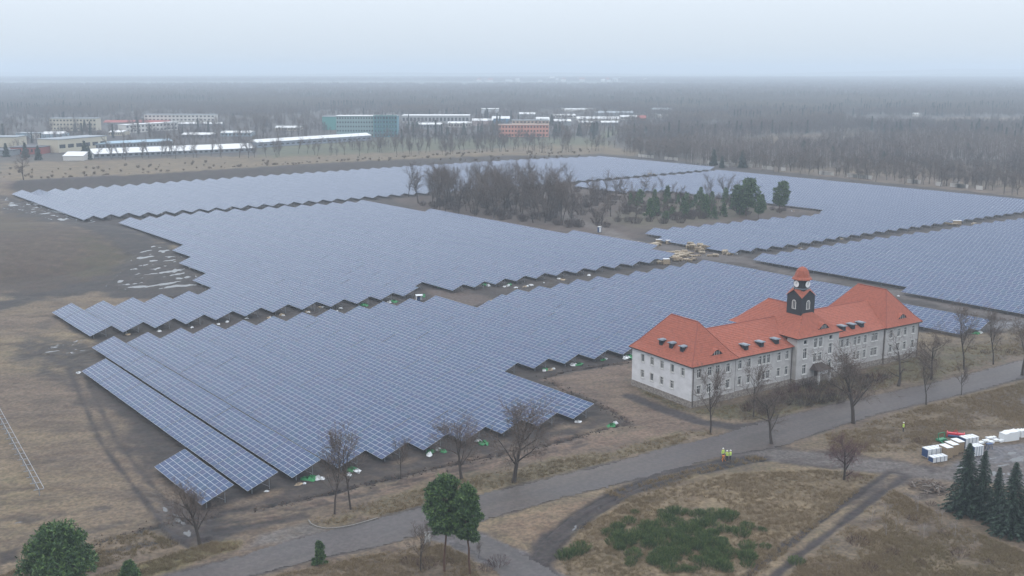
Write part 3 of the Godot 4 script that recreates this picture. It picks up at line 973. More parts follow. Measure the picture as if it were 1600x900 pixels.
func build_near_trees() -> void:
	var wide := {"kids": [11, 8, 6, 5, 3], "angle": 0.85, "r": 0.26, "last": 4, "trunk": 0.64, "first": 0.95, "bare": [0.34, 0.2, 0.1, 0.1, 0]}
	var b1 := bare_tree("bare_tree", "", 101, 10.0, opts(wide), M.bark, M.twig)
	var b2 := bare_tree("bare_tree", "", 102, 10.0, opts(wide.merged({"lean": 0.06, "angle": 0.95, "bare": [0.42, 0.2, 0.15, 0.1, 0]}, true)), M.bark, M.twig)
	var b3 := bare_tree("bare_tree", "", 103, 10.0, opts({"kids": [11, 6, 5, 4], "angle": 0.65, "r": 0.15, "last": 4, "trunk": 0.82, "up": 0.35}), M.bark, M.twig)
	var b4 := bare_tree("bare_tree", "", 104, 10.0, opts({"kids": [8, 6, 5, 4, 3], "lean": 0.22, "bend": 0.3, "angle": 0.95, "r": 0.3, "last": 4, "trunk": 0.68}), M.bark, M.twig)
	var b5 := bare_tree("bare_tree", "", 105, 10.0, opts({"kids": [12, 8, 6, 5, 3], "angle": 1.0, "r": 0.24, "last": 4, "trunk": 0.62, "first": 0.95, "bare": [0.2, 0.1, 0.1, 0, 0]}), M.bark, M.twig_red)
	var used := []
	# [source, source height, foot x, foot y, top row, label]
	var list := [
		[b1, 312, 851, 742, "bare tree on the grass tip beside the small lone solar table"],
		[b3, 523, 803, 698, "shorter of two slim bare trees on the kerbed grass island"],
		[b3, 548, 796, 684, "taller of two slim bare trees on the kerbed grass island"],
		[b2, 721, 748, 648, "bare tree with forked crown standing behind the round-crowned pines"],
		[b1, 803, 754, 616, "large dark bare tree standing on the verge before the sawtooth panels"],
		[b3, 1110, 677, 584, "thin bare tree at the muddy lane by the barracks corner"],
		[b2, 1205, 693, 600, "bare roadside tree before the left wing of the barracks"],
		[b3, 1177, 652, 575, "slim bare tree close to the left wing wall of the barracks"],
		[b1, 1333, 661, 538, "large bare tree at the road before the barracks entrance"],
		[b4, 1404, 603, 524, "crooked leaning bare tree before the right end of the barracks"],
		[b2, 1455, 593, 512, "spreading bare tree on the verge next to the crooked leaning tree"],
		[b3, 1506, 577, 488, "tall narrow bare tree on the verge before the last panel row"],
		[b3, 1552, 569, 494, "narrow bare tree on the verge beside the pale wet patch"],
		[b2, 1597, 586, 500, "bare tree at the far end of the road verge"],
		[b5, 1319, 750, 668, "low rounded reddish bare tree at the fork of the dirt tracks"]]
	for q in list:
		var at := gp(q[1], q[2])
		placed_tree(q[0], used, "bare_tree", q[4], at, top_h(at, q[3]), 10.0)
	rng.seed = 77
	var saps := [[626, 748, 690, "thin leafless sapling on the sandy strip between trench and road"], [657, 893, 822, "many-stemmed leafless sapling beside the white sign"], [1447, 632, 560, "single bare sapling pole at the road edge before the spreading tree"], [1502, 617, 572, "small bare sapling pole on the right road verge"], [748, 872, 850, "tiny bare sapling at the corner of the side road"]]
	for q in saps:
		var at := gp(q[0], q[1])
		placed_tree(b3, used, "sapling", q[3], at, top_h(at, q[2]), 10.0)
	# pines with round crowns
	var p1 := pine_tree("pine_tree", "pine with dense round crown and grey trunk beside the white sign", 201, 13.0, 0.44, 2.6, 62, 170, 0.40)
	var at1 := gp(694, 893)
	p1.position = at1
	p1.scale = Vector3.ONE * (top_h(at1, 748) / 13.0)
	var p2 := pine_tree("pine_tree", "pine with reddish trunk leaning beside the side road", 202, 13.0, 0.42, 2.2, 52, 170, 0.40)
	var at2 := gp(735, 897)
	p2.position = at2
	p2.rotation.y = 2.0
	p2.scale = Vector3.ONE * (top_h(at2, 758) / 13.0)
	var p3 := pine_tree("pine_tree", "broad bushy green pine at the corner of the dry field", 203, 9.0, 0.1, 4.3, 95, 150, 0.45, 1.0)
	var at3 := gp(92, 926)
	p3.position = at3
	p3.scale = Vector3.ONE * (top_h(at3, 826) / 9.0)
	var p4 := pine_tree("pine_shrub", "green shrub growing on the grass tip by the road", 204, 3.0, 0.05, 1.6, 24, 90, 0.35, 0.0, 0.06)
	p4.position = gp(203, 912)
	var p5 := pine_tree("young_pine", "small blue-green young pine at the road edge", 205, 3.6, 0.04, 1.15, 26, 110, 0.32, 0.0, 0.06)
	var at5 := gp(499, 881)
	p5.position = at5
	p5.scale = Vector3.ONE * (top_h(at5, 847) / 3.6)
	# spruces at the yard
	var s1 := spruce_tree("spruce_tree", "", 301, 12.0, 3.7, 24, 0.5)
	var s2 := spruce_tree("spruce_tree", "", 302, 12.0, 2.9, 22, 0.48)
	var sl := [[s1, 1506, 800, 690, "dark spruce standing before the tall wrapped crates"], [s2, 1531, 806, 702, "slender dark spruce beside the tall spruce at the crates"], [s2, 1554, 818, 728, "thin-topped spruce in the middle of the spruce group"], [s1, 1578, 834, 720, "broad dark spruce standing at the wet yard"], [s1, 1607, 838, 738, "dark spruce at the outer end of the spruce group"]]
	for q in sl:
		var at := gp(q[1], q[2])
		placed_tree(q[0], used, "spruce_tree", q[4], at, top_h(at, q[3]), 12.0)

func build_bushes() -> void:
	rng.seed = 400
	var greens := [c255(72, 98, 50, 1.2), c255(90, 114, 58, 1.3), c255(58, 82, 46, 1.1), c255(112, 124, 68, 1.3)]
	var br := []
	for k in 3: br.append(bush_mesh(410 + k, 0.95, 1.9, 150, 0.013, greens, 0.7, 4))
	rng.seed = 420
	var spots := []
	for k in 170:
		spots.append([1068 + clampf(rng.randfn(), -2.0, 2.0) * 50, 850 + clampf(rng.randfn(), -2.0, 1.8) * 24])
	for q in [[1035, 808], [1048, 812], [1098, 806], [1110, 812], [1060, 816], [886, 868], [900, 866], [908, 860], [1188, 828], [1196, 856], [1192, 830], [880, 872], [1244, 880], [965, 826], [950, 835], [958, 850], [1005, 832]]: spots.append(q)
	var seen := 0
	for q in spots:
		var at := gp(q[0], q[1])
		var o := put("broom_shrub", br[seen % 3], self, at)
		o.rotation.y = rng.randf() * TAU
		o.scale = Vector3(1.1, 1.2, 1.1) * rng.randf_range(0.55, 1.6)
		tag(o, "low dark green broom shrub in the thicket on the dry grass", "shrub", "green broom shrubs on the dry grass")
		seen += 1
	# leafless brown shrubs before the barracks and along the verges
	var browns := [c255(92, 78, 74), c255(108, 90, 84), c255(78, 68, 68)]
	var reds := [c255(112, 76, 74), c255(98, 70, 68), c255(86, 66, 66)]
	var bb := [bush_mesh(430, 2.6, 3.0, 120, 0.014, browns, 0.7, 4), bush_mesh(431, 2.6, 2.6, 110, 0.014, reds, 0.7, 4)]
	rng.seed = 440
	var bl := [[1230, 632], [1244, 622], [1256, 634], [1268, 622], [1282, 630], [1296, 618], [1308, 628], [1322, 616], [1222, 618], [1240, 610], [1262, 606], [1338, 622], [1352, 608], [1368, 598], [1300, 604], [1166, 642], [1178, 636], [1190, 646], [1202, 634], [1214, 628], [1384, 592], [1346, 594], [1276, 610]]
	for k in bl.size():
		var o := put("bare_shrub", bb[k % 2], self, gp(bl[k][0], bl[k][1]))
		o.rotation.y = rng.randf() * TAU
		o.scale = Vector3.ONE * rng.randf_range(0.8, 1.45)
		tag(o, "leafless brown shrub in the thicket before the barracks front", "shrub", "leafless shrubs before the barracks")
	# pale birch saplings on the dry grass at the right
	var birch := bush_mesh(450, 3.4, 0.3, 3, 0.02, [c255(190, 182, 176), c255(170, 160, 156)], 0.15, 5)
	for q in [[1384, 806], [1434, 800], [1442, 776], [1400, 830], [1492, 840], [1442, 845], [1385, 838], [1412, 826], [1524, 850], [1360, 815], [1470, 820]]:
		var o := put("birch_sapling", birch, self, gp(q[0], q[1]))
		o.rotation.y = rng.randf() * TAU
		o.scale = Vector3.ONE * rng.randf_range(0.7, 1.4)
		tag(o, "thin pale leafless birch sapling on the dry grass near the spruces", "sapling", "birch saplings on the dry grass")
	var scrub := bush_mesh(460, 1.3, 2.2, 60, 0.012, reds, 0.9, 3)
	for q in [[1455, 790], [1425, 812], [1475, 835], [1500, 868], [1395, 865], [1340, 850], [1545, 880], [1440, 880], [1360, 890], [1520, 545], [1540, 552], [1560, 548], [1580, 552], [1530, 700], [1440, 692], [1400, 690], [1350, 698], [760, 890], [780, 882], [640, 880], [668, 885], [700, 880]]:
		var o := put("scrub_bush", scrub, self, gp(q[0], q[1]))
		o.rotation.y = rng.randf() * TAU
		o.scale = Vector3.ONE * rng.randf_range(0.7, 1.5)
		tag(o, "low reddish leafless scrub on the rough dry grass", "shrub", "reddish scrub on the dry grass")

func build_grass() -> void:
	rng.seed = 500
	var mb := MB.new()
	var tones := [Color(1, 1, 1), Color(0.85, 0.82, 0.74), Color(0.7, 0.66, 0.58)]
	for k in 16:
		mb.col = tones[k % 3]
		var a := rng.randf() * TAU
		var p := Vector3(cos(a), 0, sin(a)) * rng.randf() * 0.28
		var e := p + Vector3(rng.randfn() * 0.2, rng.randf_range(0.16, 0.38), rng.randfn() * 0.2)
		var s := Vector3(rng.randfn(), 0, rng.randfn()).normalized() * 0.022
		mb.tri(p - s - Vector3(0, 0.05, 0), p + s - Vector3(0, 0.05, 0), e)
	var mesh := mb.mesh(M.grass)
	var areas := [
		[[[880, 880], [905, 825], [990, 782], [1130, 742], [1280, 734], [1370, 744], [1320, 785], [1180, 905], [880, 930]], 7000],
		[[[1395, 765], [1440, 790], [1520, 830], [1640, 880], [1640, 940], [1190, 940], [1300, 840]], 9000],
		[[[400, 908], [520, 880], [620, 860], [690, 850], [735, 872], [765, 935], [380, 935]], 3500],
		[[[482, 814], [600, 780], [700, 754], [900, 714], [1100, 670], [1115, 678], [940, 724], [800, 757], [670, 786], [560, 815], [505, 822]], 4000],
		[[[1290, 680], [1450, 634], [1600, 598], [1640, 600], [1640, 670], [1500, 672], [1430, 705], [1300, 708]], 6500],
		[[[130, 905], [240, 875], [330, 848], [376, 848], [372, 858], [300, 878], [220, 905]], 1200],
		[[[0, 900], [130, 850], [230, 830], [280, 850], [130, 895], [60, 935], [0, 935]], 1500],
		[[[992, 606], [1082, 644], [1140, 634], [1250, 606], [1440, 558], [1600, 516], [1600, 554], [1450, 590], [1325, 622], [1190, 656], [1130, 656], [1050, 638]], 5500],
		[[[1000, 790], [940, 770], [1100, 728], [1180, 712], [1200, 718], [1090, 742]], 800]]
	var spots: Array[Transform3D] = []
	var tints := PackedColorArray()
	for q in areas:
		var poly := flat_pts(q[0])
		var lo := poly[0]
		var hi := poly[0]
		for p in poly:
			lo = lo.min(p)
			hi = hi.max(p)
		var made := 0
		var tries := 0
		while made < q[1] and tries < q[1] * 5:
			tries += 1
			var p := Vector2(rng.randf_range(lo.x, hi.x), rng.randf_range(lo.y, hi.y))
			if not Geometry2D.is_point_in_polygon(p, poly): continue
			if noise_mid.get_noise_2d(p.x, p.y) + rng.randf_range(-0.35, 0.35) < -0.12: continue
			made += 1
			var s := rng.randf_range(0.6, 1.5)
			spots.append(Transform3D(Basis(Vector3.UP, rng.randf() * TAU).scaled(Vector3(s, s * rng.randf_range(0.7, 1.2), s)), Vector3(p.x, 0.02, -p.y)))
			var g := clampf(noise_big.get_noise_2d(p.x * 2.0, p.y * 2.0) * 1.2 + rng.randf_range(-0.1, 0.25), 0.0, 1.0)
			tints.append(c255(176, 156, 122).lerp(c255(130, 126, 84), g * 0.6).lerp(c255(146, 124, 100), rng.randf() * 0.7))
	tag(scatter("dry_grass", mesh, spots, tints), "tussocks of dry straw-coloured grass covering the open ground", "grass", "", "stuff")
	# clods and stones thrown up along the trench and on the wet soil
	rng.seed = 520
	var cl := MB.new()
	cl.ring_lathe(Vector3.ZERO, [[0.16, -0.05], [0.19, 0.05], [0.11, 0.15], [0.0, 0.18]], 6)
	var cs: Array[Transform3D] = []
	var ct := PackedColorArray()
	for line in [[[400, 798], [500, 776], [612, 749], [700, 728], [760, 716], [857, 696], [944, 671], [985, 664]], [[985, 662], [935, 634], [880, 608], [850, 591], [887, 580], [940, 572], [990, 566]], [[135, 852], [230, 826], [340, 806]]]:
		var pts := flat_pts(line)
		for k in pts.size() - 1:
			var n := int(pts[k].distance_to(pts[k + 1]) * 4.0)
			for i in n:
				var p := pts[k].lerp(pts[k + 1], rng.randf()) + Vector2(rng.randfn(), rng.randfn()) * 0.9
				var s := rng.randf_range(0.3, 1.0)
				cs.append(Transform3D(Basis(rdir(), rng.randf() * TAU).scaled(Vector3(s, s, s)), Vector3(p.x, 0.04, -p.y)))
				ct.append(c255(62, 53, 51).lerp(c255(120, 100, 88), rng.randf()))
	tag(scatter("soil_clods", cl.mesh(M.grass), cs, ct), "dug clods of dark and sandy soil lining the cable trench", "soil", "", "stuff")

func in_poly_spots(px: Array, n: int, gap: float) -> Array:
	var poly := flat_pts(px)
	var lo := poly[0]
	var hi := poly[0]
	for p in poly:
		lo = lo.min(p)
		hi = hi.max(p)
	var out := []
	var tries := 0
	while out.size() < n and tries < n * 40:
		tries += 1
		var p := Vector2(rng.randf_range(lo.x, hi.x), rng.randf_range(lo.y, hi.y))
		if not Geometry2D.is_point_in_polygon(p, poly): continue
		var ok := true
		for q in out:
			if q.distance_to(p) < gap:
				ok = false
				break
		if ok: out.append(p)
	return out

func build_far_trees() -> void:
	var used := []
	var o1 := opts({"kids": [11, 7, 5, 3], "bare": [0.35, 0.2, 0.1, 0], "angle": 0.6, "r": 0.26, "last": 3, "twig": 0.045, "trunk": 0.78, "up": 0.35})
	var o2 := opts({"kids": [12, 7, 5, 3], "bare": [0.25, 0.15, 0.1, 0], "angle": 0.8, "r": 0.3, "last": 3, "twig": 0.05, "trunk": 0.7})
	var f1 := bare_tree("grove_tree", "", 601, 16.0, o1, M.bark, M.twig)
	var f2 := bare_tree("grove_tree", "", 602, 16.0, o2, M.bark, M.twig)
	var f3 := bare_tree("grove_tree", "", 603, 16.0, o1.merged({"lean": 0.08}, true), M.bark, M.twig)
	rng.seed = 610
	var grove := in_poly_spots([[612, 309], [655, 327], [740, 341], [830, 349], [880, 358], [900, 340], [860, 312], [800, 300], [700, 298]], 96, 3.0)
	for k in grove.size():
		var p: Vector2 = grove[k]
		placed_tree([f1, f2, f3][k % 3], used, "grove_tree", "tall grey leafless tree in the dense grove between the panel fields", Vector3(p.x, 0, -p.y), rng.randf_range(12.5, 18.5), 16.0, "leafless trees of the grove")
	rng.seed = 612
	var open_part := in_poly_spots([[860, 300], [1000, 303], [1130, 308], [1190, 328], [1060, 346], [960, 352], [900, 350]], 40, 6.0)
	for k in open_part.size():
		var p: Vector2 = open_part[k]
		placed_tree([f1, f2, f3][k % 3], used, "grove_tree", "smaller leafless tree scattered among the young pines of the grove", Vector3(p.x, 0, -p.y), rng.randf_range(6.0, 12.0), 16.0, "smaller leafless trees of the grove")
	var lone := [[893, 303, 262, "slender bare tree rising at the back edge of the grove"], [855, 322, 272, "bare tree at the grove's edge above the gravel path"], [962, 302, 274, "bare tree behind the grove by the far panel rows"], [1010, 300, 266, "broad bare tree before the timber heap in the far field"], [1035, 300, 280, "smaller bare tree next to the timber heap tree"], [1137, 312, 277, "rounded bare tree beside the tall pines"], [940, 352, 305, "dark bare tree by the portable toilet"], [980, 326, 296, "bare tree among the young pines"], [925, 330, 290, "leafless tree on the open side of the grove"], [1148, 310, 280, "second rounded bare tree beside the tall pines"], [38, 292, 246, "solitary bare tree at the corner of the far panel field"]]
	for q in lone:
		var at := gp(q[0], q[1])
		placed_tree([f2, f1][int(q[0]) % 2], used, "bare_tree", q[3], at, top_h(at, q[2]), 16.0)
	# undergrowth and young pines in the open part of the grove
	var ug := bush_mesh(620, 4.0, 4.5, 70, 0.04, [c255(104, 86, 82), c255(92, 80, 78)], 0.6, 4)
	rng.seed = 621
	for p in in_poly_spots([[640, 322], [830, 350], [905, 358], [990, 352], [1110, 346], [1230, 330], [1120, 306], [1000, 304], [860, 294], [720, 310]], 210, 3.0):
		var o := put("undergrowth_bush", ug, self, Vector3(p.x, 0, -p.y))
		o.rotation.y = rng.randf() * TAU
		o.scale = Vector3.ONE * rng.randf_range(0.6, 1.3)
		tag(o, "brown leafless undergrowth bush on the grove floor", "bush", "undergrowth of the grove")
	var yp := pine_tree("young_pine", "", 630, 8.0, 0.08, 2.4, 24, 34, 0.8, 0.0, 0.12)
	var yp2 := pine_tree("young_pine", "", 631, 8.0, 0.25, 2.6, 22, 34, 0.8, 1.0, 0.12)
	rng.seed = 632
	for p in in_poly_spots([[985, 318], [1120, 308], [1200, 328], [1120, 343], [1040, 350], [985, 345]], 34, 6.0):
		placed_tree(yp if rng.randf() < 0.6 else yp2, used, "young_pine", "young dark green pine on the open grassy side of the grove", Vector3(p.x, 0, -p.y), rng.randf_range(4.0, 8.5), 8.0, "young pines beside the grove")
	var tp := pine_tree("tall_pine", "", 640, 16.0, 0.3, 4.4, 44, 60, 0.95, 1.0, 0.25)
	var tl := [[1166, 338, 279, "tallest dark pine of the pair at the grove's far end"], [1218, 333, 284, "tall pine with open crown standing alone beside the panel corner"], [1185, 342, 309, "lower dark pine below the tall pair at the grove's end"], [1155, 336, 290, "dark pine hugging the tallest pine of the grove"]]
	for q in tl:
		var at := gp(q[0], q[1])
		placed_tree(tp, used, "tall_pine", q[3], at, top_h(at, q[2]), 16.0)
	# trees standing along the far edge of the field and among the works buildings
	rng.seed = 650
	for k in 46:
		var x := 1000.0 + 620.0 * k / 45.0 + rng.randf_range(-4, 4)
		var at := gp(x, 249 + (x - 1000) * 0.094 + rng.randf_range(-4.0, 1.0))
		placed_tree([f1, f2, f3][k % 3], used, "edge_tree", "leafless tree along the far fence line of the panel field", at, rng.randf_range(8, 13.5), 16.0, "leafless trees along the far field edge")
	for k in 70:
		var x := rng.randf_range(140, 940)
		var at := gp(x, 252 - (x - 100) * 0.02 + rng.randf_range(-5, 1))
		placed_tree([f1, f3][k % 2], used, "works_tree", "leafless tree between the grassy bank and the works buildings", at, rng.randf_range(9, 15), 16.0, "leafless trees before the works buildings")
	for k in 110:
		var x := rng.randf_range(20, 1000)
		var at := gp(x, rng.randf_range(182, 222))
		placed_tree([f2, f1][k % 2], used, "works_tree", "leafless tree scattered among the distant works buildings", at, rng.randf_range(10, 17), 16.0, "leafless trees among the works buildings")
	var sp := spruce_tree("works_spruce", "", 660, 12.0, 3.0, 5, 1.5)
	for q in [[139, 249], [133, 247], [636, 208], [645, 206], [652, 207], [700, 212], [725, 211], [752, 210], [770, 206], [778, 205], [118, 206], [133, 206], [276, 190], [303, 191], [365, 192], [845, 203], [862, 196], [868, 213], [885, 212], [905, 212], [925, 211], [1115, 258], [1128, 262], [1380, 256], [1160, 262], [1255, 246], [1512, 240], [1588, 236], [60, 250], [10, 245], [40, 246], [1300, 252]]:
		var at := gp(q[0], q[1])
		placed_tree(sp, used, "works_spruce", "dark conifer dotted among the distant buildings and woods", at, rng.randf_range(8, 14), 12.0, "distant dark conifers")
	# bushes on the bank
	var bk := bush_mesh(670, 3.4, 2.6, 46, 0.06, [c255(126, 110, 88, 1.3), c255(104, 92, 82, 1.3), c255(132, 112, 90, 1.3)], 0.6, 4)
	rng.seed = 671
	for k in 220:
		var x := rng.randf_range(0, 930)
		var at := gp(x, 286 - x * 0.045 + rng.randf_range(-22, 2) * (1.0 - x / 1800.0))
		var a := AX * at.x + AF * -at.z
		if a > -606.0: continue
		at.y = ground_h(at.x, -at.z)
		var o := put("bank_bush", bk, self, at)
		o.rotation.y = rng.randf() * TAU
		o.scale = Vector3(0.8, 1.0, 0.8) * rng.randf_range(0.3, 0.9)
		tag(o, "low leafless bush on the brown grassy bank behind the panels", "bush", "bushes on the bank")

func wood_clump(seed_: int, trees: int, w: float, h: float, thick: float, per: int, cols: Array) -> ArrayMesh:   # a small stand of far-off leafless trees
	rng.seed = seed_
	var mb := MB.new()
	for k in trees:
		var p := Vector3(rng.randf_range(-w, w), 0, rng.randf_range(-w, w))
		var hh := h * rng.randf_range(0.75, 1.1)
		mb.col = cols[0]
		mb.tube(p, p + Vector3(rng.randfn() * 0.3, hh * 0.8, rng.randfn() * 0.3), thick * 1.6, thick * 0.6, 3)
		for i in per:
			mb.col = cols[1 + rng.randi() % (cols.size() - 1)]
			var y := hh * rng.randf_range(0.25, 0.85)
			var q := p + Vector3(0, y, 0)
			var d := (Vector3(rng.randfn(), 1.1, rng.randfn())).normalized()
			var L := hh * rng.randf_range(0.15, 0.38)
			var s := d.cross(rdir()).normalized() * thick * 0.7
			var e := q + d * L
			mb.tri(q - s, q + s, e)
			for j in 3:
				var m2 := q.lerp(e, rng.randf_range(0.3, 0.8))
				var e2 := m2 + (d + rdir() * 0.9).normalized() * L * 0.55
				mb.tri(m2 - s * 0.8, m2 + s * 0.8, e2)
	return mb.mesh(M.twig_v)

func built_on(x: float, f: float) -> bool:
	for q in footprints:
		var l: Vector3 = q[0] * Vector3(x, 0, -f)
		if l.x > -9.0 and l.x < q[1] + 9.0 and l.z < 22.0 and l.z > -q[2] - 9.0: return true
	return false

func wooded(px: float, py: float) -> bool:   # where the far woods stand, read off the photograph
	if py > 246.0 and px < 1000.0: return false
	if px >= 1000.0 and py > 246.0 + (px - 1000.0) * 0.096: return false
	if px < 1040.0 and py > 178.0 + 5.0 * sin(px * 0.02): return px > 985.0 and py > 196.0 or rng.randf() < (0.2 if py < 236.0 else 0.06)
	if px > 1105.0 and px < 1370.0 and py > 205.0 and py < 233.0 and absf(py - (228.0 - (px - 1110.0) * 0.075)) < 6.0: return false
	if px > 1320.0 and py > 182.0 and py < 195.0: return false
	if px > 1460.0 and py > 252.0 and py < 262.0: return false
	return true

func build_woods() -> void:
	var cols := [c255(108, 98, 94, 1.35), c255(104, 92, 86, 1.35), c255(124, 106, 98, 1.35), c255(90, 82, 80, 1.35)]
	var c1 := wood_clump(701, 4, 5.0, 10.5, 0.085, 40, cols)
	rng.seed = 710
	var near: Array[Transform3D] = []
	var mid: Array[Transform3D] = []
	var t1 := PackedColorArray()
	var t2 := PackedColorArray()
	var tries := 0
	while near.size() < 20000 and tries < 120000:
		tries += 1
		var f := sqrt(rng.randf_range(560.0 * 560.0, 2300.0 * 2300.0))
		var x := rng.randf_range(-0.6, 0.6) * f
		var r := Vector3(x, -EYE, f)
		var z := cos(pitch) * r.z - sin(pitch) * r.y
		var px := 800.0 + FPX * r.x / z
		var py := 450.0 - FPX * (cos(pitch) * r.y + sin(pitch) * r.z) / z
		if not wooded(px, py): continue
		if px < 1060.0 and built_on(x, f): continue
		if noise_big.get_noise_2d(x * 0.45 + 500.0, f * 0.3) > 0.34 + 0.15 * rng.randf(): continue
		var s := rng.randf_range(0.75, 1.2)
		near.append(Transform3D(Basis(Vector3.UP, rng.randf() * TAU).scaled(Vector3(s, s * (rng.randf_range(0.65, 1.05) + 0.35 * noise_big.get_noise_2d(x * 0.5, f * 0.5)), s)), Vector3(x, 0, -f)))
		var g := clampf(noise_big.get_noise_2d(x * 0.3, f * 0.3) + rng.randf_range(-0.2, 0.2), -0.5, 0.5)
		t1.append(Color(0.85 + g * 0.4, 0.86 + g * 0.33, 0.86 + g * 0.1))
	tag(scatter("bare_woods", c1, near, t1), "grey-brown leafless woods stretching behind the field and works", "woods", "", "stuff")
	var c2 := wood_clump(702, 9, 15.0, 13.0, 0.32, 26, cols)
	rng.seed = 720
	for k in 26000:
		var f := sqrt(rng.randf_range(2200.0 * 2200.0, 7600.0 * 7600.0))
		var x := rng.randf_range(-0.6, 0.6) * f
		var field := noise_big.get_noise_2d(x * 0.02 + 50.0, f * 0.05)
		if f > 4200.0 and field > 0.12: continue
		var s := rng.randf_range(0.8, 1.2)
		mid.append(Transform3D(Basis(Vector3.UP, rng.randf() * TAU).scaled(Vector3(s, s, s)), Vector3(x, 0, -f)))
		t2.append(Color(1, 1, 1) * rng.randf_range(0.65, 0.95))
	tag(scatter("distant_woods", c2, mid, t2), "hazy blue-grey woods fading out towards the horizon", "woods", "", "stuff")
	# pale birch stems in the woods at the right
	var c3 := wood_clump(703, 3, 3.5, 14.0, 0.09, 16, [c255(214, 208, 202), c255(150, 138, 134), c255(128, 114, 112)])
	var bi: Array[Transform3D] = []
	rng.seed = 725
	while bi.size() < 500:
		var g := gp(rng.randf_range(1080, 1640), rng.randf_range(218, 262))
		if AX * g.x + AF * -g.z > -250.0 and BX * g.x + BF * -g.z < 545.0 or BX * g.x + BF * -g.z < 545.0: continue
		bi.append(Transform3D(Basis(Vector3.UP, rng.randf() * TAU).scaled(Vector3.ONE * rng.randf_range(0.7, 1.1)), g))
	tag(scatter("birch_wood", c3, bi), "pale-stemmed birches standing in the leafless woods beyond the wall", "woods", "", "stuff")
	# dark conifers mixed into the woods
	var cm := MB.new()
	rng.seed = 730
	for k in 90:
		var f := k / 90.0
		var a := 2.4 * k
		var L := 2.6 * (1.0 - f) + 0.2
		var p := Vector3(0, 1.0 + 12.0 * f, 0)
		cm.col = [c255(48, 62, 56), c255(58, 72, 62), c255(40, 52, 50)][k % 3]
		var d := Vector3(cos(a), -0.25, sin(a))
		cm.tri(p + d.cross(Vector3.UP) * 0.5 + d * L * 0.3, p - d.cross(Vector3.UP) * 0.5 + d * L * 0.3, p + d * L)
		cm.tri(p + Vector3(0, 0.6, 0), p - d.cross(Vector3.UP) * 0.9 + d * L * 0.5, p + d.cross(Vector3.UP) * 0.9 + d * L * 0.5)
	var ev: Array[Transform3D] = []
	tries = 0
	while ev.size() < 2600 and tries < 60000:
		tries += 1
		var f := sqrt(rng.randf_range(650.0 * 650.0, 3200.0 * 3200.0))
		var x := rng.randf_range(-0.6, 0.6) * f
		if noise_big.get_noise_2d(x * 0.25 + 300.0, f * 0.25) < 0.16: continue
		var z := cos(pitch) * f + sin(pitch) * EYE
		var px := 800.0 + FPX * x / z
		var py := 450.0 - FPX * (-cos(pitch) * EYE + sin(pitch) * f) / z
		if not wooded(px, py) or px < 1060.0 and built_on(x, f): continue
		var s := rng.randf_range(0.7, 1.25)
		ev.append(Transform3D(Basis(Vector3.UP, rng.randf() * TAU).scaled(Vector3(s, s, s)), Vector3(x, 0, -f)))
	tag(scatter("distant_conifers", cm.mesh(M.twig_v), ev), "dark conifers mixed in patches into the leafless woods", "woods", "", "stuff")
	# low ridges at the horizon; the last, unseen, is added to heighten the haze
	var hills_with_added_ridge := MB.new()
	for q in [[5200.0, 600.0, 2600.0, 11500.0, 70.0], [-300.0, 400.0, 2300.0, 10500.0, 34.0], [4300.0, 300.0, 1200.0, 9000.0, 38.0], [-5200.0, 300.0, 2500.0, 12000.0, 30.0], [0.0, 1800.0, 14000.0, 24000.0, 120.0]]:
		var n := 24
		for i in n:
			for j in 6:
				var pt := []
				for d in [[0, 0], [1, 0], [1, 1], [0, 1]]:
					var u: float = float(i + d[0]) / n * 2.0 - 1.0
					var w: float = float(j + d[1]) / 6.0 * 2.0 - 1.0
					var hh: float = q[4] * maxf(0.0, 1.0 - u * u) * maxf(0.0, 1.0 - w * w) * (0.85 + 0.3 * noise_big.get_noise_2d(u * 200.0, q[0]))
					pt.append(Vector3(q[0] + u * q[2], hh - 0.5, -(q[3] + w * q[1])))
				hills_with_added_ridge.col = c255(96, 100, 96)
				hills_with_added_ridge.quad(pt[3], pt[2], pt[1], pt[0])
	structure("hills_with_added_ridge", hills_with_added_ridge.mesh(M.twig_v))

# ---------------------------------------------------------------- the barracks with its clock tower
# Local axes: x along the front, y up, -z into the depth; the front stands at z = 0.
func pierced_wall(mb: MB, reveal: MB, at: Transform3D, x0: float, x1: float, y0: float, y1: float, holes: Array, deep := 0.22) -> void:
	var xs := [x0, x1]
	var ys := [y0, y1]
	for h in holes:
		xs.append(h[0]); xs.append(h[1]); ys.append(h[2]); ys.append(h[3])
	xs.sort()
	ys.sort()
	for i in xs.size() - 1:
		if xs[i + 1] - xs[i] < 0.001: continue
		for j in ys.size() - 1:
			if ys[j + 1] - ys[j] < 0.001: continue
			var cx: float = (xs[i] + xs[i + 1]) / 2
			var cy: float = (ys[j] + ys[j + 1]) / 2
			var open := false
			for h in holes:
				if cx > h[0] and cx < h[1] and cy > h[2] and cy < h[3]: open = true
			if open: continue
			mb.quad(at * Vector3(xs[i], ys[j], 0), at * Vector3(xs[i], ys[j + 1], 0), at * Vector3(xs[i + 1], ys[j + 1], 0), at * Vector3(xs[i + 1], ys[j], 0))
	for h in holes:
		var a := Vector3(h[0], h[2], 0)
		var b := Vector3(h[0], h[3], 0)
		var c := Vector3(h[1], h[3], 0)
		var d := Vector3(h[1], h[2], 0)
		var q := Vector3(0, 0, -deep)
		reveal.quad(at * a, at * (a + q), at * (b + q), at * b)
		reveal.quad(at * b, at * (b + q), at * (c + q), at * c)
		reveal.quad(at * c, at * (c + q), at * (d + q), at * d)
		reveal.quad(at * d, at * (d + q), at * (a + q), at * a)

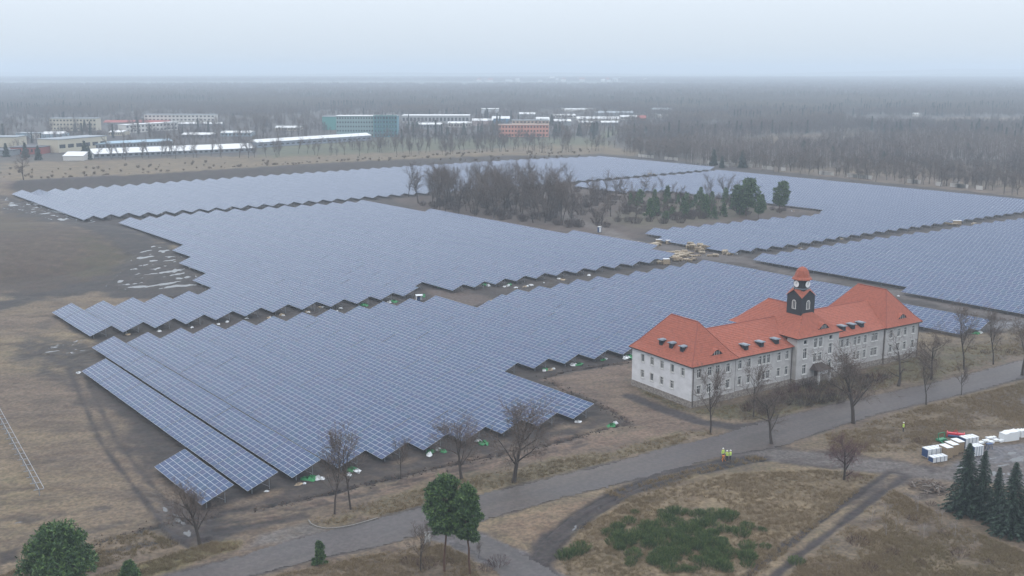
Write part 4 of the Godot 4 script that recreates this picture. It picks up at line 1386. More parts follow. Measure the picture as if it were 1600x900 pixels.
var win_meshes := {}
func window_parts(w: float, h: float, kind: int) -> Array:   # [frame, pane, sill, surround]
	var key := "%.2f_%.2f_%d" % [w, h, kind]
	if win_meshes.has(key): return win_meshes[key]
	var f := MB.new()
	var b := 0.09
	f.box(Vector3(-w / 2, 0, -0.05), Vector3(-w / 2 + b, h, 0.05))
	f.box(Vector3(w / 2 - b, 0, -0.05), Vector3(w / 2, h, 0.05))
	f.box(Vector3(-w / 2 + b, h - b, -0.05), Vector3(w / 2 - b, h, 0.05))
	f.box(Vector3(-w / 2 + b, 0, -0.05), Vector3(w / 2 - b, b, 0.05))
	if kind == 0:
		f.box(Vector3(-0.05, b, -0.045), Vector3(0.05, h - b, 0.06))
		f.box(Vector3(-w / 2 + b, h * 0.66, -0.04), Vector3(w / 2 - b, h * 0.66 + 0.1, 0.055))
	var p := MB.new()
	p.quad(Vector3(-w / 2 + b, b, -0.01), Vector3(-w / 2 + b, h - b, -0.01), Vector3(w / 2 - b, h - b, -0.01), Vector3(w / 2 - b, b, -0.01))
	var s := MB.new()
	s.box(Vector3(-w / 2 - 0.14, -0.16, 0.1), Vector3(w / 2 + 0.14, -0.02, 0.32))
	var r := MB.new()
	for e in [[-w / 2 - 0.17, -w / 2 - 0.005, -0.02, h + 0.17], [w / 2 + 0.005, w / 2 + 0.17, -0.02, h + 0.17], [-w / 2 - 0.005, w / 2 + 0.005, h + 0.005, h + 0.17]]:
		r.box(Vector3(e[0], e[2], 0.19), Vector3(e[1], e[3], 0.225))
	win_meshes[key] = [f.mesh(M.white_paint), p.mesh(M.dark_pane), s.mesh(M.white_paint), r.mesh(M.white_paint)]
	return win_meshes[key]

func add_window(parent: Node3D, at: Transform3D, x: float, y: float, w: float, h: float, kind := 0, boarded := false) -> void:
	var q := window_parts(w, h, kind)
	var o := MeshInstance3D.new()
	o.name = "window"
	o.mesh = q[0]
	o.transform = at * Transform3D(Basis.IDENTITY, Vector3(x, y, -0.2))
	parent.add_child(o, true)
	var pane := put("pane", q[1], o)
	if boarded: pane.material_override = M.board
	put("sill", q[2], o)
	put("surround", q[3], o)

func hole(x: float, y: float, w: float, h: float) -> Array:
	return [x - w / 2, x + w / 2, y, y + h]

func roof_quad(mb: MB, a: Vector3, b: Vector3, c: Vector3, d: Vector3) -> void:   # a sloping face, curved up slightly at the eaves (a, b at the eaves)
	var f := 0.22
	var drop := Vector3(0, -0.28, 0)
	var m1 := a.lerp(d, f) + drop
	var m2 := b.lerp(c, f) + drop
	var up := (d.lerp(c, 0.5) - a.lerp(b, 0.5)).cross(b - a).normalized()
	if up.y < 0.0: up = -up
	up *= 0.045
	for k in 4: course(mb, a.lerp(m1, k / 4.0), b.lerp(m2, k / 4.0), b.lerp(m2, (k + 1) / 4.0), a.lerp(m1, (k + 1) / 4.0), up)
	var n := 16
	for k in n: course(mb, m1.lerp(d, float(k) / n), m2.lerp(c, float(k) / n), m2.lerp(c, float(k + 1) / n), m1.lerp(d, float(k + 1) / n), up)

func course(mb: MB, a: Vector3, b: Vector3, c: Vector3, d: Vector3, up: Vector3) -> void:   # one course of roof tiles, its lower edge standing proud
	mb.quad(a, a + up, b + up, b)
	if c.distance_to(d) < 0.01: mb.tri(a + up, d, b + up)
	else: mb.quad(a + up, d, c, b + up)

func hip_roof(mb: MB, x0: float, x1: float, z0: float, z1: float, y0: float, xr: float, za: float, zb: float, y1: float) -> void:   # ridge runs in depth from za (front) to zb (back) at xr
	var fl := Vector3(x0, y0, z0)
	var fr := Vector3(x1, y0, z0)
	var bl := Vector3(x0, y0, z1)
	var br := Vector3(x1, y0, z1)
	var ra := Vector3(xr, y1, za)
	var rb := Vector3(xr, y1, zb)
	roof_quad(mb, fl, fr, ra, ra)
	roof_quad(mb, br, bl, rb, rb)
	roof_quad(mb, bl, fl, ra, rb)
	roof_quad(mb, fr, br, rb, ra)

func build_barracks() -> void:
	var corner := gp(1079.5, 637.5)
	var b := thing("barracks", "long grey derelict barracks with red hipped roof and dark clock tower", "building", corner, 0.5743)
	var L := 70.4
	var W := 18.5
	var EV := 8.4
	var I := Transform3D.IDENTITY
	var wall := MB.new()
	var side := MB.new()
	var rev := MB.new()
	var wins := []   # [transform, x, y, w, h, kind, boarded]
	var hh := []
	var ww := 1.08
	var wh := 1.85
	var rows := [2.45, 5.85]
	for x in [1.9, 4.75, 6.95, 9.8, 60.6, 63.3, 65.6, 68.5]:
		for y in rows: wins.append([I, x, y, ww, wh, 0, false]); hh.append(hole(x, y, ww, wh))
	pierced_wall(wall, rev, I, 0, 11.75, 1.3, EV, hh.filter(func(q): return q[1] < 11.75))
	pierced_wall(wall, rev, I, 58.65, L, 1.3, EV, hh.filter(func(q): return q[0] > 58.65))
	# wings, set back a little
	var WB := Transform3D(Basis.IDENTITY, Vector3(0, 0, -0.3))
	var wl := []
	for x in [13.4, 15.95, 19.1, 20.35, 21.6, 24.7, 27.1, 43.0, 44.3, 46.1, 48.6, 49.9, 52.0, 54.6, 55.8]:
		for y in rows: wins.append([WB, x, y, 0.98, wh, 0, false]); wl.append(hole(x, y, 0.98, wh))
	pierced_wall(wall, rev, WB, 11.75, 28.7, 1.3, EV, wl.filter(func(q): return q[1] < 28.7))
	pierced_wall(wall, rev, WB, 41.7, 58.65, 1.3, EV, wl.filter(func(q): return q[0] > 41.7))
	# the middle, set forward, with a higher eave
	var CF := Transform3D(Basis.IDENTITY, Vector3(0, 0, 0.9))
	var EC := 10.3
	var cl := []
	for q in [[31.2, 2.2, 1.15, 2.1], [31.2, 5.6, 1.15, 2.3], [39.1, 2.2, 1.15, 2.1], [39.1, 5.6, 1.15, 2.3], [31.2, 8.75, 1.1, 0.95], [39.1, 8.75, 1.1, 0.95], [34.35, 4.35, 1.05, 2.0], [35.95, 4.35, 1.05, 2.0], [34.35, 7.55, 1.05, 2.1], [35.95, 7.55, 1.05, 2.1]]:
		wins.append([CF, q[0], q[1], q[2], q[3], 0 if q[3] > 1.0 else 1, false])
		cl.append(hole(q[0], q[1], q[2], q[3]))
	pierced_wall(wall, rev, CF, 28.7, 41.7, 1.3, EC, cl)
	for x in [28.7, 41.7]:
		var lo := Vector3(x, 0, -0.3)
		var hi := Vector3(x, EC, 0.9)
		if x < 30.0: wall.quad(Vector3(x, 0, -2.0), Vector3(x, EC, -2.0), hi, Vector3(x, 0, 0.9))
		else: wall.quad(Vector3(x, 0, 0.9), hi, Vector3(x, EC, -2.0), Vector3(x, 0, -2.0))
	for x in [11.75, 58.65]:
		wall.quad(Vector3(x, 0, 0), Vector3(x, EV, 0), Vector3(x, EV, -0.3), Vector3(x, 0, -0.3))
	# short sides
	var LS := Transform3D(Basis(Vector3.UP, -PI / 2), Vector3.ZERO)
	var RS := Transform3D(Basis(Vector3.UP, PI / 2), Vector3(L, 0, -W))
	var ls := []
	var flip := Transform3D(Basis(Vector3.UP, -PI / 2), Vector3(0, 0, -W))   # x runs from the back corner to the front corner
	for k in 5:
		var x: float = W - [15.1, 12.1, 9.0, 5.85, 2.75][k]
		for r in 2:
			if r == 0 and k == 4: continue
			wins.append([flip, x, rows[r] + 0.1, 0.95, 1.6, 1 if (k + r) % 3 == 1 else 0, (k + r) % 3 == 1])
			ls.append(hole(x, rows[r] + 0.1, 0.95, 1.6))
	pierced_wall(side, rev, flip, 0, W, 1.3, EV, ls)
	put("end_wall", side.mesh(M.plaster_pale), b).set_meta("label", "paler whitish plaster end wall")
	side = MB.new()
	var rs := []
	for k in 5:
		for r in 2:
			wins.append([Transform3D(Basis(Vector3.UP, PI / 2), Vector3(L, 0, 0)), 3.0 + 3.1 * k, rows[r], 0.95, 1.6, 0, false])
			rs.append(hole(3.0 + 3.1 * k, rows[r], 0.95, 1.6))
	pierced_wall(side, rev, Transform3D(Basis(Vector3.UP, PI / 2), Vector3(L, 0, 0)), 0, W, 1.3, EV, rs)
	# back
	var bk := []
	var BT := Transform3D(Basis(Vector3.UP, PI), Vector3(L, 0, -W))
	for k in 22:
		for y in rows:
			wins.append([BT, 2.2 + 3.14 * k, y, 0.98, wh, 0, false])
			bk.append(hole(2.2 + 3.14 * k, y, 0.98, wh))
	var back := MB.new()
	pierced_wall(back, rev, BT, 0, L, 1.3, EV, bk)
	put("back_wall", back.mesh(M.plaster), b)
	put("front_wall", wall.mesh(M.plaster), b).set_meta("label", "streaked grey plaster front wall")
	put("end_wall", side.mesh(M.plaster_pale), b).set_meta("label", "paler whitish plaster end wall")
	put("window_reveals", rev.mesh(M.plaster_pale), b)
	var floor_ := MB.new()
	floor_.box(Vector3(0.4, 4.55, -W + 0.4), Vector3(L - 0.4, 4.75, -0.75))
	floor_.box(Vector3(0.4, 1.0, -W + 0.4), Vector3(L - 0.4, 1.2, -0.75))
	put("floor_slabs", floor_.mesh(M.board), b)
	# plinth of peeling plaster and rubble, proud of the wall
	var pl := MB.new()
	pl.box(Vector3(-0.12, -0.6, -W - 0.12), Vector3(11.8, 1.32, 0.12))
	pl.box(Vector3(58.6, -0.6, -W - 0.12), Vector3(L + 0.12, 1.32, 0.12))
	pl.box(Vector3(11.8, -0.6, -W - 0.12), Vector3(28.6, 1.32, -0.18))
	pl.box(Vector3(41.8, -0.6, -W - 0.12), Vector3(58.6, 1.32, -0.18))
	pl.box(Vector3(28.6, -0.6, -W - 0.12), Vector3(41.8, 1.32, 1.02))
	put("plinth", pl.mesh(M.plinth), b).set_meta("label", "crumbling pale plinth with patches of bare stone")
	for q in wins: add_window(b, q[0], q[1], q[2], q[3], q[4], q[5], q[6])
	# roofs
	var rf := MB.new()
	var o := 0.55
	hip_roof(rf, -o, 11.75 + o, o, -W - o, EV + 0.12, 5.9, -5.2, -13.3, 15.8)
	hip_roof(rf, 58.65 - o, L + o, o, -W - o, EV + 0.12, 64.5, -5.2, -13.3, 15.8)
	hip_roof(rf, 28.7 - o, 41.7 + o, 0.9 + o, -W - o, EC + 0.12, 35.2, -3.6, -14.0, 15.6)
	for w in [[8.0, 33.0], [37.4, 62.4]]:
		var e0 := EV + 0.10
		roof_quad(rf, Vector3(w[0], e0, 0.25), Vector3(w[1], e0, 0.25), Vector3(w[1], 12.9, -8.6), Vector3(w[0], 12.9, -8.6))
		roof_quad(rf, Vector3(w[1], e0, -W - o), Vector3(w[0], e0, -W - o), Vector3(w[0], 12.9, -8.6), Vector3(w[1], 12.9, -8.6))
	var roof := put("roof", rf.mesh(M.tiles), b)
	var soffit := MB.new()
	soffit.box(Vector3(-o + 0.02, EV - 0.12, -W - o + 0.02), Vector3(11.75 + o, EV + 0.09, o - 0.02))
	soffit.box(Vector3(58.65 - o, EV - 0.12, -W - o + 0.02), Vector3(L + o - 0.02, EV + 0.09, o - 0.02))
	soffit.box(Vector3(12.31, EV - 0.12, -0.6), Vector3(28.1, EV + 0.07, 0.23))
	soffit.box(Vector3(42.3, EV - 0.12, -0.6), Vector3(58.09, EV + 0.07, 0.23))
	soffit.box(Vector3(28.17, EC - 0.12, -2.5), Vector3(42.23, EC + 0.09, 0.9 + o - 0.02))
	put("eaves", soffit.mesh(M.dark_wood), roof)
	var cap := MB.new()
	for x in [[5.9, -5.2, -13.3, 15.8], [64.5, -5.2, -13.3, 15.8], [35.2, -3.6, -14.0, 15.6]]:
		cap.tube(Vector3(x[0], x[3], x[1]), Vector3(x[0], x[3], x[2]), 0.14, 0.14, 6)
	cap.tube(Vector3(9.5, 12.9, -8.6), Vector3(31.5, 12.9, -8.6), 0.13, 0.13, 6)
	cap.tube(Vector3(38.8, 12.9, -8.6), Vector3(61.0, 12.9, -8.6), 0.13, 0.13, 6)
	for e in [[-o, o, 5.9, -5.2, EV], [11.75 + o, o, 5.9, -5.2, EV], [58.65 - o, o, 64.5, -5.2, EV], [L + o, o, 64.5, -5.2, EV], [-o, -W - o, 5.9, -13.3, EV], [L + o, -W - o, 64.5, -13.3, EV]]:
		var a := Vector3(e[0], e[4] + 0.12, e[1])
		var d := Vector3(e[2], 15.8, e[3])
		var m := a.lerp(d, 0.22) + Vector3(0, -0.26, 0)
		cap.tube(a, m, 0.1, 0.1, 5)
		cap.tube(m, d, 0.1, 0.1, 5)
	put("ridge_tiles", cap.mesh(M.ridge), roof)
	# small box dormers with grey lids: [x, z, turn]
	var dm := MB.new()
	dm.box(Vector3(-0.5, -0.9, -1.5), Vector3(0.5, 0.62, 0.0))
	var lid := MB.new()
	lid.box(Vector3(-0.75, 0.63, -1.7), Vector3(0.75, 0.75, 0.3))
	lid.box(Vector3(-0.5, 0.75, -1.4), Vector3(0.5, 0.84, 0.1))
	var dp := MB.new()
	dp.quad(Vector3(-0.36, -0.2, 0.02), Vector3(-0.36, 0.5, 0.02), Vector3(0.36, 0.5, 0.02), Vector3(0.36, -0.2, 0.02))
	var dmm := dm.mesh(M.slate)
	var lidm := lid.mesh(M.zinc)
	var dpm := dp.mesh(M.dark_pane)
	for q in [[16.3, -1.5, 0.0], [20.75, -1.5, 0.0], [25.25, -1.5, 0.0], [46.2, -1.5, 0.0], [49.3, -1.5, 0.0], [52.3, -1.5, 0.0], [-1.0, -4.6, -PI / 2], [-1.0, -7.9, -PI / 2], [-1.0, -11.0, -PI / 2]]:
		var d := put("dormer", dmm, roof, Vector3(q[0], 9.55, q[1]) if q[2] == 0.0 else Vector3(1.2, 10.75, q[1]))
		d.rotation.y = q[2]
		put("dormer", lidm, d).name = "lid"
		put("pane", dpm, d)
	# eyebrow dormers
	var eb := MB.new()
	var ep := MB.new()
	var n := 14
	for k in n:
		var u0 := -1.0 + 2.0 * k / n
		var u1 := -1.0 + 2.0 * (k + 1) / n
		var h0 := 0.95 * pow(cos(u0 * PI / 2), 1.6)
		var h1 := 0.95 * pow(cos(u1 * PI / 2), 1.6)
		eb.quad(Vector3(u0 * 1.7, h0, 0.05), Vector3(u0 * 1.7, h0 + 0.35, -1.9), Vector3(u1 * 1.7, h1 + 0.35, -1.9), Vector3(u1 * 1.7, h1, 0.05))
		ep.quad(Vector3(u0 * 1.7, -0.25, -0.12), Vector3(u0 * 1.7, h0 - 0.06, -0.12), Vector3(u1 * 1.7, h1 - 0.06, -0.12), Vector3(u1 * 1.7, -0.25, -0.12))
	var bars := MB.new()
	for x in [-0.6, 0.0, 0.6]: bars.box(Vector3(x - 0.04, -0.1, -0.1), Vector3(x + 0.04, 0.66, -0.04))
	for q in [Vector3(7.0, 9.85, -0.5), Vector3(64.9, 9.85, -0.5), Vector3(37.2, 11.45, 0.5)]:
		var e := put("eyebrow_dormer", eb.mesh(M.tiles), roof, q)
		put("pane", ep.mesh(M.dark_pane), e)
		put("glazing_bars", bars.mesh(M.white_paint), e)
	# downpipes
	var dpipe := MB.new()
	dpipe.tube(Vector3(0, 0.2, 0), Vector3(0, EV, 0), 0.07, 0.07, 6)
	for q in [Vector3(0.25, 0, 0.16), Vector3(11.95, 0, -0.2), Vector3(28.4, 0, -0.2), Vector3(42.0, 0, -0.2), Vector3(58.4, 0, -0.2), Vector3(L - 0.2, 0, 0.16)]:
		put("downpipe", dpipe.mesh(M.dark_wood), b, q)
	# porch
	var po := MB.new()
	for x in [33.6, 36.9]: po.box(Vector3(x - 0.2, 0, 2.7), Vector3(x + 0.2, 3.1, 3.1))
	put("porch_posts", po.mesh(M.plaster), b)
	var pr := MB.new()
	pr.quad(Vector3(32.9, 3.1, 3.5), Vector3(33.9, 4.1, 0.95), Vector3(36.6, 4.1, 0.95), Vector3(37.6, 3.1, 3.5))
	pr.tri(Vector3(32.9, 3.1, 0.95), Vector3(33.9, 4.1, 0.95), Vector3(32.9, 3.1, 3.5))
	pr.tri(Vector3(37.6, 3.1, 3.5), Vector3(36.6, 4.1, 0.95), Vector3(37.6, 3.1, 0.95))
	put("porch_roof", pr.mesh(M.dark_wood), b)
	var dr := MB.new()
	dr.box(Vector3(34.4, 0.9, 0.93), Vector3(36.1, 3.0, 1.0))
	put("door", dr.mesh(M.dark_wood), b)
	# clock tower
	var tw := MB.new()
	var T := Vector3(35.2, 0, -4.6)
	var hw := 2.05
	tw.box(T + Vector3(-hw, 12.2, -hw), T + Vector3(hw, 18.0, hw))
	var tower := put("tower", tw.mesh(M.slate), b)
	var gab := MB.new()
	for k in 4:   # four small gables over the faces
		var t := Transform3D(Basis(Vector3.UP, PI / 2 * k), T)
		gab.tri(t * Vector3(-hw, 18.01, hw), t * Vector3(0, 19.3, hw), t * Vector3(hw, 18.01, hw))
	put("gable", gab.mesh(M.slate), tower)
	var gr := MB.new()
	for k in 4:
		var t := Transform3D(Basis(Vector3.UP, PI / 2 * k), T)
		gr.quad(t * Vector3(-hw - 0.35, 17.85, hw + 0.3), t * Vector3(-0.9, 19.5, 0.9), t * Vector3(0, 19.55, 0.9), t * Vector3(0, 19.45, hw + 0.3))
		gr.quad(t * Vector3(0, 19.45, hw + 0.3), t * Vector3(0, 19.55, 0.9), t * Vector3(0.9, 19.5, 0.9), t * Vector3(hw + 0.35, 17.85, hw + 0.3))
	put("gable_roof", gr.mesh(M.tiles), tower)
	var la := MB.new()
	la.ring_lathe(T, [[1.62, 18.6], [1.62, 21.7]], 8)
	put("lantern", la.mesh(M.slate), tower)
	var rail := MB.new()
	rail.ring_lathe(T, [[1.75, 19.55], [1.75, 19.7], [1.62, 19.7]], 8)
	put("cornice", rail.mesh(M.zinc), tower)
	var dome := MB.new()
	dome.ring_lathe(T, [[2.15, 21.55], [2.1, 21.75], [1.7, 22.15], [1.5, 22.8], [1.2, 23.5], [0.75, 24.0], [0.25, 24.25], [0.0, 24.3]], 12)
	put("dome", dome.mesh(M.tiles), tower)
	for k in 4:
		var t := Transform3D(Basis(Vector3.UP, PI / 2 * k), T)
		var fc := MB.new()
		for i in 24:
			var a0 := TAU * i / 24
			var a1 := TAU * (i + 1) / 24
			fc.tri(Vector3(0, 0, 0), Vector3(cos(a1), sin(a1), 0) * 0.72, Vector3(cos(a0), sin(a0), 0) * 0.72)
		var face := put("clock_face", fc.mesh(M.clock), tower)
		face.transform = t * Transform3D(Basis.IDENTITY, Vector3(0, 20.65, 1.70))
		var hd := MB.new()
		hd.bar(Vector3(0, -0.08, 0.02), Vector3(0.12, 0.5, 0.02), 0.06, 0.02)
		hd.bar(Vector3(0.06, 0, 0.02), Vector3(-0.34, 0.08, 0.02), 0.06, 0.02)
		put("hands", hd.mesh(M.slate), face)
		var aw := MB.new()
		for i in 9:
			var a0 := PI * i / 9
			var a1 := PI * (i + 1) / 9
			aw.quad(Vector3(cos(a1) * 0.36, 1.5 + sin(a1) * 0.36, 0), Vector3(cos(a1) * 0.56, 1.5 + sin(a1) * 0.56, 0), Vector3(cos(a0) * 0.56, 1.5 + sin(a0) * 0.56, 0), Vector3(cos(a0) * 0.36, 1.5 + sin(a0) * 0.36, 0))
		aw.box(Vector3(-0.56, 0, -0.04), Vector3(-0.36, 1.5, 0.03))
		aw.box(Vector3(0.36, 0, -0.04), Vector3(0.56, 1.5, 0.03))
		aw.box(Vector3(-0.05, 0, -0.03), Vector3(0.05, 1.8, 0.02))
		aw.box(Vector3(-0.36, 0, -0.04), Vector3(0.36, 0.12, 0.03))
		var win := put("window", aw.mesh(M.white_paint), tower)
		win.transform = t * Transform3D(Basis.IDENTITY, Vector3(0, 15.2, hw + 0.05))
		var gp_ := MB.new()
		gp_.quad(Vector3(-0.36, 0.12, -0.03), Vector3(-0.36, 1.75, -0.03), Vector3(0.36, 1.75, -0.03), Vector3(0.36, 0.12, -0.03))
		put("pane", gp_.mesh(M.dark_pane), win)

# ---------------------------------------------------------------- distant works buildings
# px: left and right column, foot row and top row of the front; deep in metres
var footprints := []

func works_building(called: String, label: String, x0: float, x1: float, foot: float, top: float, deep: float, wall: Material, roof_m: Material, o := {}) -> Node3D:
	var a := gp(x0, foot)
	var b := gp(x1, o.get("foot2", foot))
	var w := Vector2(b.x - a.x, b.z - a.z).length()
	var turn := atan2(-(b.z - a.z), b.x - a.x)
	var h := top_h(a, top)
	var t := thing(called, label, "building", a, turn)
	t.position.y = -0.3
	footprints.append([Transform3D(Basis(Vector3.UP, turn), a).affine_inverse(), w, deep])
	var mb := MB.new()
	var rev := MB.new()
	var holes := []
	var storeys: int = o.get("storeys", 0)
	var nw: int = o.get("windows", 0)
	for s in storeys:
		for k in nw:
			var cx := w * (k + 0.5) / nw
			var y := h * (s + 0.35) / storeys
			holes.append([cx - w / nw * o.get("wide", 0.28), cx + w / nw * o.get("wide", 0.28), y, y + h * o.get("tall", 0.42) / storeys])
	pierced_wall(mb, rev, Transform3D.IDENTITY, 0, w, 0, h, holes, 0.3)
	mb.quad(Vector3(0, 0, -deep), Vector3(0, h, -deep), Vector3(0, h, 0), Vector3(0, 0, 0))
	mb.quad(Vector3(w, 0, 0), Vector3(w, h, 0), Vector3(w, h, -deep), Vector3(w, 0, -deep))
	mb.quad(Vector3(w, 0, -deep), Vector3(w, h, -deep), Vector3(0, h, -deep), Vector3(0, 0, -deep))
	put("wall", mb.mesh(wall), t)
	if not holes.is_empty(): put("window_reveals", rev.mesh(wall), t)
	for q in holes:
		var f := MB.new()
		f.quad(Vector3(q[0], q[2], -0.25), Vector3(q[0], q[3], -0.25), Vector3(q[1], q[3], -0.25), Vector3(q[1], q[2], -0.25))
		put("window", f.mesh(M.dark_pane), t)
	var rf := MB.new()
	var rise: float = o.get("rise", 0.0)
	if rise <= 0.0:
		rf.box(Vector3(-0.4, h, -deep - 0.4), Vector3(w + 0.4, h + 0.5, 0.4))
	else:
		var e := 0.5
		var y0 := h - 0.02
		rf.quad(Vector3(-e, y0, e), Vector3(-e, h + rise, -deep / 2), Vector3(w + e, h + rise, -deep / 2), Vector3(w + e, y0, e))
		rf.quad(Vector3(w + e, y0, -deep - e), Vector3(w + e, h + rise, -deep / 2), Vector3(-e, h + rise, -deep / 2), Vector3(-e, y0, -deep - e))
		rf.tri(Vector3(0, h, -deep), Vector3(0, h + rise, -deep / 2), Vector3(0, h, 0))
		rf.tri(Vector3(w, h, 0), Vector3(w, h + rise, -deep / 2), Vector3(w, h, -deep))
	put("roof", rf.mesh(roof_m), t)
	if o.has("band"):   # a strip of another colour along the wall top
		var bd := MB.new()
		bd.box(Vector3(0.2, h * 0.72, 0.02), Vector3(w - 0.2, h * 0.98, 0.15))
		put("parapet", bd.mesh(o.band), t)
	return t

func build_works() -> void:
	var wh := mat(c255(222, 220, 216, 1.35), 0.85)
	var cream := mat(c255(206, 198, 178, 1.35), 0.9)
	var grey := mat(c255(140, 146, 152, 1.35), 0.9)
	var lroof := mat(c255(232, 234, 236, 1.35), 0.6)
	var groof := mat(c255(150, 158, 166, 1.35), 0.8)
	var droof := mat(c255(92, 94, 100, 1.35), 0.9)
	var red := mat(c255(160, 84, 78, 1.35), 0.9)
	var pink := mat(c255(216, 150, 130, 1.35), 0.9)
	var blue := mat(c255(96, 150, 190, 1.35), 0.7)
	var bluel := mat(c255(160, 186, 204, 1.35), 0.7)
	var teal := mat(c255(74, 156, 152, 1.35), 0.8)
	works_building("apartment_block", "long cream panel block with flat grey roof behind bare trees", 78, 151, 204, 185, 14, cream, groof, {"storeys": 3, "windows": 14})
	works_building("apartment_block", "bright white flat-roofed block beyond the red-roofed shed", 226, 336, 195, 179, 14, wh, groof, {"storeys": 3, "windows": 18})
	works_building("shed", "long low shed with dull red roof", 162, 262, 196, 191, 16, grey, red, {"rise": 2.5})
	works_building("office_building", "white two-storey office with rows of dark windows", 197, 278, 208, 195, 12, wh, lroof, {"storeys": 2, "windows": 14, "foot2": 203})
	works_building("shed", "low shed with pale roof behind the white office", 278, 346, 197, 193, 14, grey, lroof, {"rise": 1.5})
	works_building("workshop", "cream workshop with a row of high dark windows", 92, 168, 239, 218, 22, cream, groof, {"storeys": 1, "windows": 6, "tall": 0.28, "wide": 0.36, "foot2": 232})
	works_building("factory_hall", "low grey factory hall with bluish roof and window strip", 143, 270, 234, 225, 18, grey, bluel, {"rise": 1.5, "storeys": 1, "windows": 24, "foot2": 228})
	works_building("storage_hall", "very long hall with bright white roof behind the bank", 147, 398, 247, 240, 24, grey, lroof, {"rise": 3.2, "foot2": 237, "storeys": 1, "windows": 30})
	works_building("storage_hall", "small white-roofed hall beside two dark conifers", 99, 130, 251, 243, 20, wh, lroof, {"rise": 2.5})
	works_building("shed", "pale blue shed with white roof near the cream block", 65, 97, 217, 209, 18, bluel, lroof, {"rise": 2})
	works_building("shed", "light blue shed between the white ones", 25, 45, 216, 208, 14, bluel, groof)
	works_building("shed", "small white shed with grey roof", 48, 65, 217, 208, 12, wh, groof)
	works_building("warehouse", "cream warehouse cut off by the picture edge", -20, 26, 230, 214, 20, cream, groof)
	works_building("warehouse", "low red-walled warehouse with dark flat roof", 17, 65, 241, 230, 26, red, droof, {"storeys": 1, "windows": 8})
	works_building("warehouse", "dark-roofed low warehouse beside the red-walled one", -25, 20, 243, 235, 24, grey, droof)
	# wrapped high block in scaffolding
	works_building("wrapped_block", "tall block with white roof wrapped in greenish scaffold netting", 526, 584, 214, 181, 16, mat(c255(138, 168, 172, 1.35), 0.9), lroof, {"storeys": 5, "windows": 14, "tall": 0.4})
	var sc := works_building("scaffolded_block", "end of the high block behind blue-green scaffolding", 584.5, 621, 214, 181, 18, mat(c255(98, 150, 172, 1.35), 0.9), groof, {"storeys": 5, "windows": 8})
	var w := Vector2(gp(621, 214).x - gp(584.5, 214).x, 0).x
	var hh := top_h(gp(584.5, 214), 179)
	for k in 7:
		var mb := MB.new()
		mb.bar(Vector3(w * k / 6.0, 0, 1.6), Vector3(w * k / 6.0, hh, 1.6), 0.5, 0.3)
		put("scaffold_pole", mb.mesh(teal), sc)
	for k in 6:
		var mb := MB.new()
		mb.box(Vector3(0, hh * (k + 0.8) / 6.0, 0.4), Vector3(w, hh * (k + 0.8) / 6.0 + 0.4, 1.4))
		put("scaffold_deck", mb.mesh(teal), sc)
	works_building("netted_wing", "lower wing wrapped in bright green netting beside the wrapped block", 504, 525.5, 203, 182, 14, teal, groof)
	works_building("factory_hall", "long distant hall with white roof edge behind the wrapped block", 628, 733, 193, 180.5, 30, mat(c255(176, 178, 182, 1.35), 0.9), lroof, {"storeys": 1, "windows": 18})
	works_building("gallery_hall", "long bluish hall with white roof behind a row of bare trees", 402, 580, 231, 222, 13, mat(c255(150, 160, 176, 1.2), 0.9), lroof, {"rise": 2.2, "foot2": 219, "storeys": 1, "windows": 22, "tall": 0.25})
	works_building("apartment_block", "salmon pink block with rows of small windows", 779, 857, 214, 195, 14, pink, mat(c255(176, 150, 138, 1.35), 0.9), {"storeys": 3, "windows": 16})
	works_building("apartment_block", "cream upper block behind the salmon pink one", 800, 858, 204, 188, 12, mat(c255(206, 180, 160, 1.35), 0.9), groof, {"storeys": 3, "windows": 10})
	works_building("warehouse", "pinkish white warehouse left of the blue hall", 738, 770, 197, 188, 20, mat(c255(196, 180, 180, 1.35), 0.9), lroof, {"rise": 2})
	works_building("warehouse", "small blue hall with white roof", 769, 796, 194, 185, 20, blue, lroof, {"rise": 2.5})
	works_building("warehouse", "pale upright warehouse far behind the blue hall", 752, 779, 181, 170, 20, mat(c255(196, 200, 206, 1.35), 0.9), lroof)
	works_building("warehouse", "white shed roof left of the pale yards", 812, 836, 184, 178, 24, grey, lroof, {"rise": 2})
	works_building("warehouse", "long white flat hall at the edge of the woods", 880, 931, 174, 171, 40, wh, lroof)
	works_building("warehouse", "long grey hall with light roof in the distant yard", 858, 892, 196, 189, 24, grey, lroof, {"rise": 2})
	works_building("warehouse", "wide white-roofed hall before the dark conifer block", 902, 968, 189, 185, 34, wh, lroof, {"rise": 2})
	works_building("warehouse", "grey hall beside the wide white-roofed hall", 930, 990, 181, 176, 30, grey, groof, {"rise": 2})
	works_building("warehouse", "pale round-roofed hall at the right end of the works", 1020, 1050, 178, 172, 30, mat(c255(186, 190, 190, 1.35), 0.9), groof, {"rise": 3})
	works_building("brick_house", "small orange brick house among the far trees", 997, 1009, 193, 184, 10, mat(c255(190, 110, 90, 1.35), 0.9), red, {"rise": 3, "storeys": 2, "windows": 4})
	works_building("warehouse", "small white shed beside the orange brick house", 1030, 1046, 184, 180, 16, wh, lroof)
	works_building("farmhouse", "lone pinkish farmhouse in the right-hand woods", 1394, 1404, 176, 172, 12, mat(c255(200, 180, 176, 1.35), 0.9), groof, {"rise": 3, "storeys": 1, "windows": 3})
	works_building("farmhouse", "tiny white house at the clearing in the right-hand woods", 1429, 1436, 182, 178, 10, wh, lroof, {"rise": 2})
